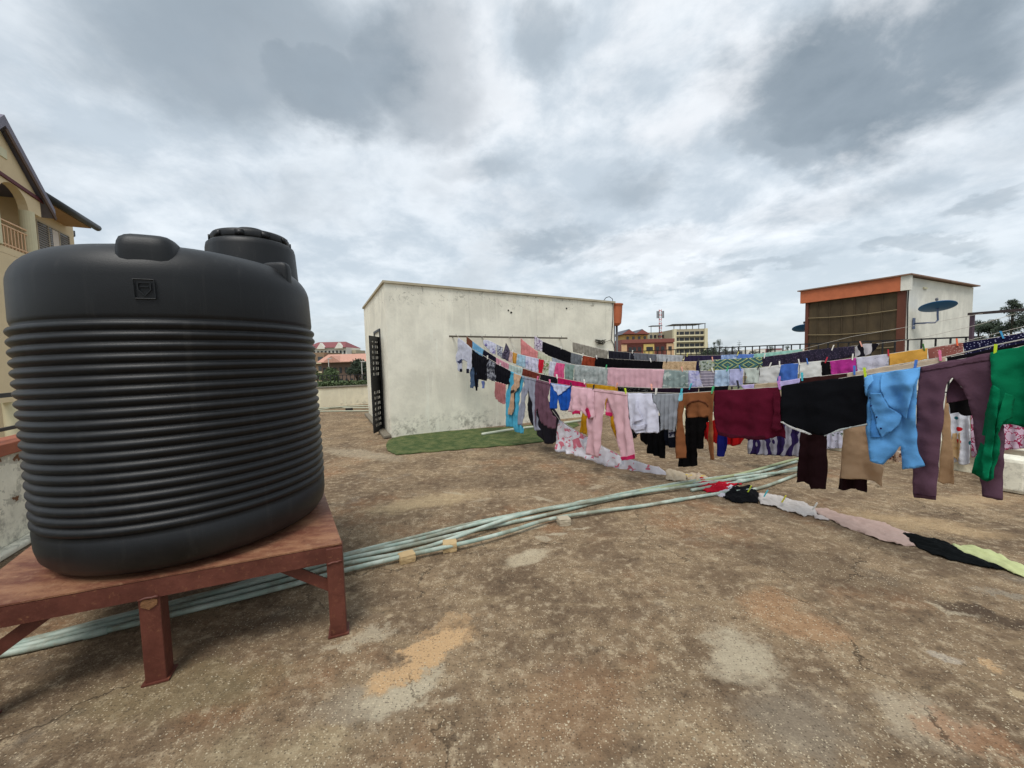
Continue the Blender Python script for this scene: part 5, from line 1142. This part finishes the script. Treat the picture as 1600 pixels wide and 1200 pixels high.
trim(g,1,[(866,530),(940,541),(1024,552),(985,585),(932,628),(900,590)],(206,212,236),'lining')
P1 = [(368,470),(480,482),(645,500),(655,600),(662,700),(690,880),(720,1045),(605,1062),(585,950),(565,860),(540,740),(510,640),(482,540),(470,560),(455,640),(430,820),(412,1040),(312,1010),(325,860),(318,720),(345,600)]
g=gar(1,2,P1,(226,184,192),'trousers','pale pink pyjama trousers with wide legs, crimson hem on the right leg',wl=.16)
trim(g,2,[(600,1034),(655,1026),(716,1006),(721,1046),(605,1063)],(190,40,90),'hem')
g=gar(1,2,[(181,448),(270,458),(368,469),(385,600),(396,690),(352,714),(305,690),(285,650),(255,655),(210,668),(165,655),(180,560)],(226,184,194),'shirt','pale pink shirt with crimson trimmed sleeves beside the pyjama trousers',off=.02,wl=.14)
trim(g,2,[(208,662),(232,643),(262,648),(278,664),(272,682),(250,672),(228,672),(212,680)],(206,40,96),'trim'); trim(g,2,[(305,640),(318,620),(342,625),(362,690),(352,714),(322,702)],(206,40,96),'trim')
g=gar(1,2,[(462,560),(482,540),(518,690),(500,702),(452,676)],(222,150,170),'top','small pink top with crimson edge between the pyjama legs',off=-.03)
trim(g,2,[(452,654),(518,668),(518,692),(500,702),(452,676)],(206,40,96),'trim')
g=gar(1,2,[(648,502),(760,503),(852,505),(862,560),(895,610),(910,660),(916,825),(900,836),(872,828),(800,832),(738,832),(680,800),(666,650)],(222,222,238),'shirt','plain white t-shirt with knotted neckline in the middle of the nearest line',off=.012,wl=.19)
trim(g,2,[(735,560),(752,556),(756,620),(790,720),(740,735),(690,770),(722,690),(738,640)],(214,214,232),'knot',extra=lambda s,z:.012)
trim(g,2,[(700,760),(760,770),(840,745),(800,800),(740,812),(690,800)],(212,212,230),'neckline',extra=lambda s,z:.008)
gar(1,2,[(850,507),(960,508),(1086,505),(1096,560),(1098,620),(1075,650),(1062,720),(1050,822),(1000,812),(960,800),(925,822),(918,740),(908,640),(872,575)],(150,154,162),'top','heather grey ribbed top between the white shirt and the brown cropped top',wl=.05,fold=1.2)
gar(1,2,[(1078,500),(1112,500),(1112,560),(1090,570),(1078,560)],(140,196,210),'cloth','tiny pale blue cloth next to the turquoise peg',off=.02)
g=gar(1,2,[(1112,504),(1240,496),(1368,487),(1372,600),(1368,700),(1378,860),(1386,1050),(1340,1056),(1318,900),(1330,740),(1318,690),(1290,702),(1250,698),(1150,706),(1122,600),(1112,700),(1128,900),(1136,1042),(1065,1042),(1062,880),(1070,640),(1090,560)],(128,80,50),'top','caramel brown cropped top with long hanging sleeves',off=.005,wl=.12)
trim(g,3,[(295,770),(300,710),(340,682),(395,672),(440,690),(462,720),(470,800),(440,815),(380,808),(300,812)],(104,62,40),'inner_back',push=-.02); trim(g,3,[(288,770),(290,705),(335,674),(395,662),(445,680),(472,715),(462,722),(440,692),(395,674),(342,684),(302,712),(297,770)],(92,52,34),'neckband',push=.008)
g=gar(1,3,[(512,590),(700,580),(880,570),(1058,558),(1072,640),(1080,760),(1096,860),(1120,930),(1125,985),(1060,965),(1010,980),(950,992),(800,992),(640,972),(560,958),(532,890),(515,780)],(84,14,36),'shirt','wide burgundy shirt hung upside down on the nearest line',off=.008,wl=.24,fold=1.1)
trim(g,3,[(1022,600),(1058,575),(1072,640),(1080,780),(1100,900),(1050,930),(1005,900),(1030,760)],(78,14,34),'sleeve',extra=lambda s,z:.02); trim(g,3,[(560,930),(640,945),(800,962),(950,960),(950,985),(800,990),(640,970),(560,955)],(60,10,26),'hem',push=.006)
g=gar(1,4,[(222,552),(340,528),(560,502),(905,460),(930,560),(950,640),(952,860),(880,878),(700,915),(600,960),(470,945),(380,905),(270,855),(238,830),(228,700)],(9,10,15),'shirt','large black shirt with white hem line at its bottom',off=.012,wl=.3)
trim(g,4,[(240,838),(262,842),(360,898),(470,940),(485,950),(460,955),(350,910),(258,856),(240,850)],(196,196,194),'hem',push=.01); trim(g,4,[(596,952),(700,910),(800,885),(950,855),(952,868),(805,898),(700,925),(600,965)],(176,182,180),'hem',push=.01)
# sky blue shirt
SB = [(275,470),(400,440),(560,418),(740,392),(730,500),(722,640),(722,840),(735,1060),(790,1205),(700,1220),(600,1235),(590,1100),(585,1040),(520,1120),(440,1197),(345,1160),(330,1050),(300,920),(306,760),(312,640),(285,540)]
def rid(s, z): return .016*math.sin(s*34+z*9)+.012*noise.noise(Vector((s*12, 2, z*12)))
g=gar(1,5,SB,(100,164,222),'shirt','sky blue button shirt with hanging sleeves next to the mauve trousers',off=.02,wl=.17,fold=1.5)
trim(g,5,[(430,442),(560,420),(738,394),(728,490),(690,640),(652,815),(600,790),(548,770),(500,722),(455,650),(432,560)],(104,168,226),'sleeve_fold',push=.03,extra=rid)
tf_=trim(g,5,[(340,600),(440,600),(500,722),(600,790),(585,860),(520,920),(440,966),(400,880),(372,760),(350,700)],(96,158,216),'front_panel',push=.02,extra=lambda s,z:.01+rid(s+.3,z)*.6)
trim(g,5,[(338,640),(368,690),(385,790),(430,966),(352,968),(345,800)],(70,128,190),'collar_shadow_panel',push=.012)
trim(g,5,[(285,478),(350,455),(372,500),(330,560),(312,630),(290,540)],(110,172,228),'cuff_fold',push=.03,extra=rid)
for (x, y) in ((405,797),(443,889),(350,640),(360,705)):
    trim(g,5,[(x-7,y-5),(x,y-9),(x+8,y-4),(x+7,y+5),(x,y+9),(x-7,y+5)],(24,30,80),'button',push=.045)
# mauve trousers
MT = [(1439,573),(1480,564),(1520,557),(1549,551),(1553,597),(1560,640),(1571,665),(1571,700),(1568,779),(1552,776),(1536,774),(1532,750),(1524,695),(1519,650),(1513,625),(1505,608),(1496,596),(1489,589.7),(1482,597),(1477.5,612),(1476.5,650),(1472,688),(1465,778.5),(1428,777.5),(1426,725),(1432,660),(1435,600)]
g=gar(1,0,MT,(92,66,80),'trousers','long mauve trousers with an arched gap between the legs, left of the green shirt',off=.0,wl=.2,fold=1.2)
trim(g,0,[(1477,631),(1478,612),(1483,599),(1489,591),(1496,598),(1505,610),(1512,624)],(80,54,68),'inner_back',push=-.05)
trim(g,0,[(1428,770),(1465,771.5),(1464.8,773.5),(1428,772)],(70,46,60),'hem_seam',push=.004)
# green shirt
GS = [(1548,551),(1600,540),(1660,525),(1700,516),(1700,700),(1650,684),(1600,667),(1580,661),(1568,661),(1562,676),(1566,690),(1565,705),(1557,725),(1556,742),(1544,749),(1537,748),(1519,738),(1525,715),(1530,700),(1541,650),(1545,630),(1553,600),(1550,575)]
g=gar(1,0,GS,(0,104,68),'shirt','deep green shirt at the right edge with a twisted hanging sleeve',off=.03,wl=.15,fold=1.7)
trim(g,0,[(1556,600),(1566,606),(1563,640),(1556,680),(1553,720),(1548,742),(1540,744),(1536,715),(1543,665)],(0,112,74),'sleeve_fold',push=.03,extra=rid)
trim(g,0,[(1574,612),(1586,618),(1584,650),(1572,655),(1566,672),(1560,664),(1565,640)],(0,108,70),'sleeve_fold',push=.03,extra=rid)
# sheets hung over the railing at the right
LN[7] = dict(a=pUV(UR-.02, 0), t=V, n=-U, S=[0, 20], P=[pUV(UR-.02, 0, .95), pUV(UR-.02, 20, .95)])
gar(7,7,[(1165,150),(1400,140),(1700,120),(1700,425),(1600,430),(1460,440),(1330,470),(1168,505)],(216,190,208),'sheet','pink sheet scrawled with crimson lines hung over the railing at the right','scrawl',(168,40,86),off=.01,cat='sheet')
gar(7,7,[(985,60),(1165,60),(1172,300),(1165,552),(1120,565),(1075,555),(1060,535),(1010,548),(985,540)],(216,218,226),'sheet','white polka dot sheet seen through the mauve trousers','dots',(190,28,36),(36,100,110),off=.02,fold=1.4)
gar(7,7,[(1025,300),(1090,290),(1095,400),(1070,530),(1020,480),(1022,380)],(190,160,120),'cloth','ochre and red patterned cloth beside the polka dot sheet','patch',(206,150,60),(140,50,40),off=.05)
gar(7,7,[(440,380),(585,380),(592,572),(520,572),(446,556)],(176,150,130),'cloth','brown and white leaf patterned cloth below the sky blue shirt','floral',(90,50,36),(206,200,190),off=.02)
gar(7,6,[(585,240),(740,240),(740,425),(590,432)],(206,206,224),'cloth','white cloth with green and dark blotches between the brown and beige trousers','patch',(34,80,48),(24,24,40),off=.02)
# clothes on the fallen line ---------------------------------------------
g0 = on_z(1040, 742); gA = Vector((at(872, 700, 5.7).x, 5.7, 0)); a_, t_, n_ = vplane((gA.x, gA.y), (g0.x, g0.y))
if n_.dot(-a_) < 0: n_ = -n_
LN[8] = dict(a=a_, t=t_, n=n_, S=[0, 1], P=[])
pp = [on_plane(x, y, a_, n_) for x, y in zp(8, [(75,85),(310,230),(430,302),(620,400),(720,428),(960,520)])]
LN[8]['P'] = pp; LN[8]['S'] = [(p-a_).dot(t_) for p in pp]
gar(8,8,[(75,85),(180,155),(310,230),(430,302),(620,400),(720,428),(860,470),(905,475),(962,520),(966,550),(900,566),(860,568),(770,532),(660,532),(590,500),(500,478),(400,440),(300,402),(200,372),(120,352),(45,342),(60,240)],(242,240,248),'sheet','white sheet with pink and crimson patches trailing down to the floor','patch',(226,130,150),(214,216,226),off=.01,fold=1.6,wl=.16)
up0 = bar_pt(795); rp = [Vector((up0.x, up0.y, BARA.z)), pp[0]] + pp[1:]
o = MB().tube([rp[0].lerp(rp[1], k/6)-Z*(.12*math.sin(math.pi*k/6)) for k in range(7)]+rp[2:], .0045, 6).build('washing_line', M_ROPE, smooth=True); tag(o, 'fallen washing line that slopes from the wall bar down to the floor', 'washing line', 'washing lines strung across the roof')
def heap(zm, pts, col, name, label, H=.07, pat='plain', c2=(1,1,1), c3=(1,1,1), wl=.07, parent=None, base=.004, cat=None):
    GID[0] += 1; sd_ = GID[0]*1.9
    P = [on_z(x, y) for x, y in zp(zm, pts)]; cx = sum(P, Vector())/len(P)
    # long axis
    far_ = max(P, key=lambda p: (p-cx).length); ax_ = (far_-cx).normalized(); bx = Vector((-ax_.y, ax_.x, 0))
    poly = [((p-cx).dot(ax_), (p-cx).dot(bx)) for p in P]
    def edge(s, z):
        m = 9
        for i in range(len(poly)):
            (x0, y0), (x1, y1) = poly[i], poly[(i+1) % len(poly)]; L2 = (x1-x0)**2+(y1-y0)**2; t_ = max(0, min(1, ((s-x0)*(x1-x0)+(z-y0)*(y1-y0))/max(L2, 1e-9)))
            m = min(m, math.hypot(s-x0-t_*(x1-x0), z-y0-t_*(y1-y0)))
        return m
    wid = max(edge(0, 0), .04)
    a2 = cx.copy()
    def d(s, z):
        e = min(1, edge(s, z)/wid); rise = H*.52*math.sqrt(e*(2-e))
        f = math.sin(z*6.283/wl + 1.7*noise.noise(Vector((s*3, sd_, z*2)))+s*5) * .22 + .5*noise.noise(Vector((s*7+sd_, z*16, 2)))
        return base + rise*(.80+1.0*f) + .016*noise.noise(Vector((s*17, z*30, sd_))) + .007*noise.noise(Vector((s*45, z*45, sd_)))
    # build in a frame whose 'up' axis is the floor normal
    global Z
    Zs = Z
    Z = bx; 
    try: o = sheet(poly, d, (a2, ax_, Zs), name, fab(col, pat, c2, c3), h=.014, th=.003, wob=.013)
    finally: Z = Zs
    tag(o, label, cat or name.replace('_', ' '), 'clothes lying on the fallen line'); return o
heap(8,[(960,505),(1000,500),(1060,520),(1110,530),(1140,548),(1130,600),(1060,598),(1000,598),(960,585)],(196,180,156),'cloth','crumpled beige cloth on the floor by the end of the pink and white sheet',.06)
heap(8,[(1120,548),(1160,535),(1240,540),(1300,560),(1330,590),(1260,620),(1210,640),(1180,615),(1140,590)],(206,186,160),'cloth','crumpled cream and yellow flecked cloth left of the red one',.06,'patch',(220,190,90),(190,170,150))
heap(8,[(1205,590),(1250,575),(1340,600),(1450,620),(1590,610),(1600,625),(1500,650),(1490,680),(1440,690),(1370,700),(1300,690),(1240,665),(1215,630)],(178,22,42),'cloth','bright red cloth lying on the green pipes',.075)
heap(8,[(1400,690),(1500,640),(1560,650),(1580,690),(1490,712),(1440,730),(1380,722)],(210,206,214),'cloth','small white cloth tucked under the black one',.05)
heap(9,[(-90,95),(-60,80),(0,82),(50,80),(92,112),(90,172),(40,168),(0,172),(-60,165),(-110,140)],(10,10,14),'cloth','black crumpled cloth between the red and the long white ones',.09)
h=heap(9,[(92,118),(150,122),(230,140),(300,160),(360,175),(415,205),(430,240),(350,248),(260,218),(200,200),(150,185),(105,180),(88,150)],(214,206,200),'cloth','long white cloth with two pegs lying on the floor',.07,wl=.05)
heap(9,[(405,240),(440,238),(495,262),(490,273),(440,265),(410,258)],(210,198,192),'cloth','small white scrap below the long white cloth',.03)
heap(9,[(395,205),(430,200),(520,225),(620,250),(720,272),(800,285),(860,318),(990,355),(930,362),(960,400),(985,418),(880,408),(780,382),(700,350),(640,325),(560,300),(500,265),(430,235)],(206,178,166),'trousers','long dusty pink trousers twisted along the floor',.075,wl=.06)
heap(9,[(828,338),(900,340),(990,358),(1100,382),(1190,412),(1260,450),(1350,490),(1450,530),(1518,562),(1400,545),(1280,515),(1180,495),(1080,465),(1000,425),(940,375),(860,352)],(12,15,16),'trousers','black trousers twisted along the floor before the lime cloth',.06,wl=.05)
heap(9,[(1185,412),(1250,412),(1340,430),(1440,462),(1540,515),(1640,545),(1700,575),(1700,620),(1600,595),(1540,575),(1460,540),(1370,500),(1300,470),(1240,455)],(208,214,158),'cloth','pale lime cloth at the end of the fallen line by the right edge',.06,wl=.05)
# pegs ---------------------------------------------------------------------
def peg(loc, ax_, col, label, tilt=0, s=1.0, lay=False):
    r = thing('clothes_peg', loc, label, 'clothes peg', 'clothes pegs'); m_ = mat('peg_%d_%d_%d' % col, srgb(*col), .45, noise_amt=.05)
    n2 = Vector((-ax_.y, ax_.x, 0)); up = (Z*math.cos(tilt)+ax_*math.sin(tilt)).normalized() if not lay else (ax_+Z*.35).normalized()
    o_ = MB()
    for q in (-1, 1):
        o_.prism([loc+n2*q*.002*s-ax_*.006*s-up*.026*s, loc+n2*q*.009*s-ax_*.006*s-up*.026*s, loc+n2*q*.011*s-ax_*.006*s+up*.05*s, loc+n2*q*.006*s-ax_*.006*s+up*.05*s, loc+n2*q*.001*s-ax_*.006*s+up*.01*s], ax_*(.012*s))
    o_.build('prongs', m_, r, origin=loc)
    MB().tube([loc+up*.016*s-ax_*.008*s, loc+up*.016*s+ax_*.008*s], .004*s, 8).build('spring', M_GREYM, r, origin=loc)
    return r
W_, GN, PK, BL_, TQ, OR, RD, LM, VI, DK, PE = (232,228,220), (70,180,120), (236,120,160), (70,120,200), (80,190,205), (236,110,70), (190,40,60), (190,214,40), (190,130,200), (40,40,50), (240,170,150)
NAMES = {W_:'white', GN:'green', PK:'pink', BL_:'blue', TQ:'turquoise', OR:'orange', RD:'red', LM:'lime yellow', VI:'violet', DK:'dark', PE:'peach'}
PEGS = [(1,1,438,378,W_,'above the black shorts near the wall'),(1,1,332,325,W_,'above the grey camouflage top'),(1,1,750,492,PK,'between the pale grey and plum mauve trousers'),(1,1,852,515,PK,'left of the royal blue shorts'),(1,1,1030,545,DK,'right of the royal blue shorts'),
 (1,1,1215,570,DK,'above the pale pink shirt'),(1,1,1485,598,LM,'at the right end of the pyjama trousers'),(1,2,884,500,W_,'between the white and grey tops'),(1,2,1095,495,TQ,'double one left of the caramel cropped top'),(1,2,1354,478,GN,'between the caramel top and burgundy shirt'),
 (1,4,205,545,VI,'between the burgundy and black shirts'),(1,4,920,445,LM,'on the left shoulder of the sky blue shirt'),(1,4,1335,385,BL_,'on the right of the sky blue shirt'),(1,5,1362,262,LM,'between the mauve trousers and green shirt'),
 (2,1,912,468,W_,'left of the crimson pink cloth'),(2,1,1140,515,W_,'between the crimson and yellow cloths'),(2,1,1408,548,PE,'right of the yellow trousers waist'),(2,2,848,448,PE,'above the plain white shirt'),(2,2,1168,450,TQ,'above the caramel cropped top'),
 (2,3,715,535,DK,'left of the lilac cloth'),(2,3,1058,520,VI,'on the pink edged lilac cloth'),(2,4,395,485,TQ,'on the dark brown cloth behind the black shirt'),(2,4,830,430,BL_,'at the left end of the long beige towel'),(2,5,905,295,PK,'at the right end of the long beige towel'),
 (3,1,540,255,W_,'above the small mustard cloth near the wall'),(3,1,1320,392,GN,'left end of the pink bedsheet'),(3,2,1100,305,PE,'above the sage printed shirt'),(3,2,1245,318,DK,'left of the striped top'),(3,2,1355,300,W_,'right of the striped top'),
 (3,3,622,400,GN,'between the two pale blue tops'),(3,3,730,400,BL_,'above the lavender blue cloth'),(3,3,880,390,DK,'between the sage and white tops'),(3,3,975,375,W_,'on the white shirt beside the cobalt one'),(3,3,1058,362,W_,'on the corner of the cobalt blue shirt'),
 (3,3,1222,350,W_,'right of the cobalt blue shirt'),(3,3,1290,342,BL_,'on the second white shirt'),(3,4,590,335,RD,'on the narrow black cloth'),(3,4,812,300,W_,'between the magenta top and grey trousers'),(3,4,1110,270,RD,'left of the mustard shorts'),(3,5,765,240,(60,110,50),'on the right of the mustard shorts'),
 (3,5,1042,185,OR,'on the terracotta cloth'),(3,5,1418,125,(60,150,200),'on the navy flecked blanket'),
 (5,1,945,225,W_,'on the long black dress near the wall'),(5,2,272,175,W_,'left of the rust red cloth'),(5,2,388,205,W_,'right of the rust red cloth'),(5,2,838,230,W_,'on the wide black blanket'),(5,2,970,245,DK,'on the beige speckled cloth'),(5,3,378,330,DK,'above the navy strap'),
 (5,3,500,330,PE,'left of the diamond cloth'),(5,3,932,305,W_,'right of the diamond cloth'),(5,4,645,235,W_,'on the long dark patterned blanket'),(5,4,885,205,PE,'on the white and black scarf'),
 (6,2,480,180,W_,'at the right end of the taupe towel'),(6,2,685,185,W_,'on the slate grey cloth of the farthest line'),(6,2,1142,185,(220,210,120),'at the left end of the dark violet cloth'),(6,3,710,290,(220,210,120),'between the two blue cloths of the farthest line')]
EXTRA = {(60,110,50):'dark green', (60,150,200):'bright blue', (220,210,120):'yellow'}
for (ln, zm, x, y, col, where) in PEGS:
    L = LN[ln]; px, py = zp(zm, [(x, y)])[0]; p = on_plane(px, py, L['a'], L['n']); s_ = (p-L['a']).dot(L['t']); p = L['a']+L['t']*s_+Z*(ropez(ln, s_)+.004)+L['n']*.006
    peg(p, L['t'], col, f"{NAMES.get(col) or EXTRA[col]} clothes peg {where}", R_.uniform(-.35, .35), .95)
for (x, y, col, where) in ((130,118,TQ,'lying on the left end of the long white cloth'),(232,150,(214,206,60),'standing on the long white cloth on the floor'),(408,192,W_,'where the white and dusty pink clothes meet'),(38,92,(190,206,60),'on the black crumpled cloth')):
    px, py = zp(9, [(x, y)])[0]; p = on_z(px, py, .085); peg(p, Vector((.8,-.6,0)), col, f"{NAMES.get(col) or 'yellow green'} clothes peg {where}", .4, 1.0)
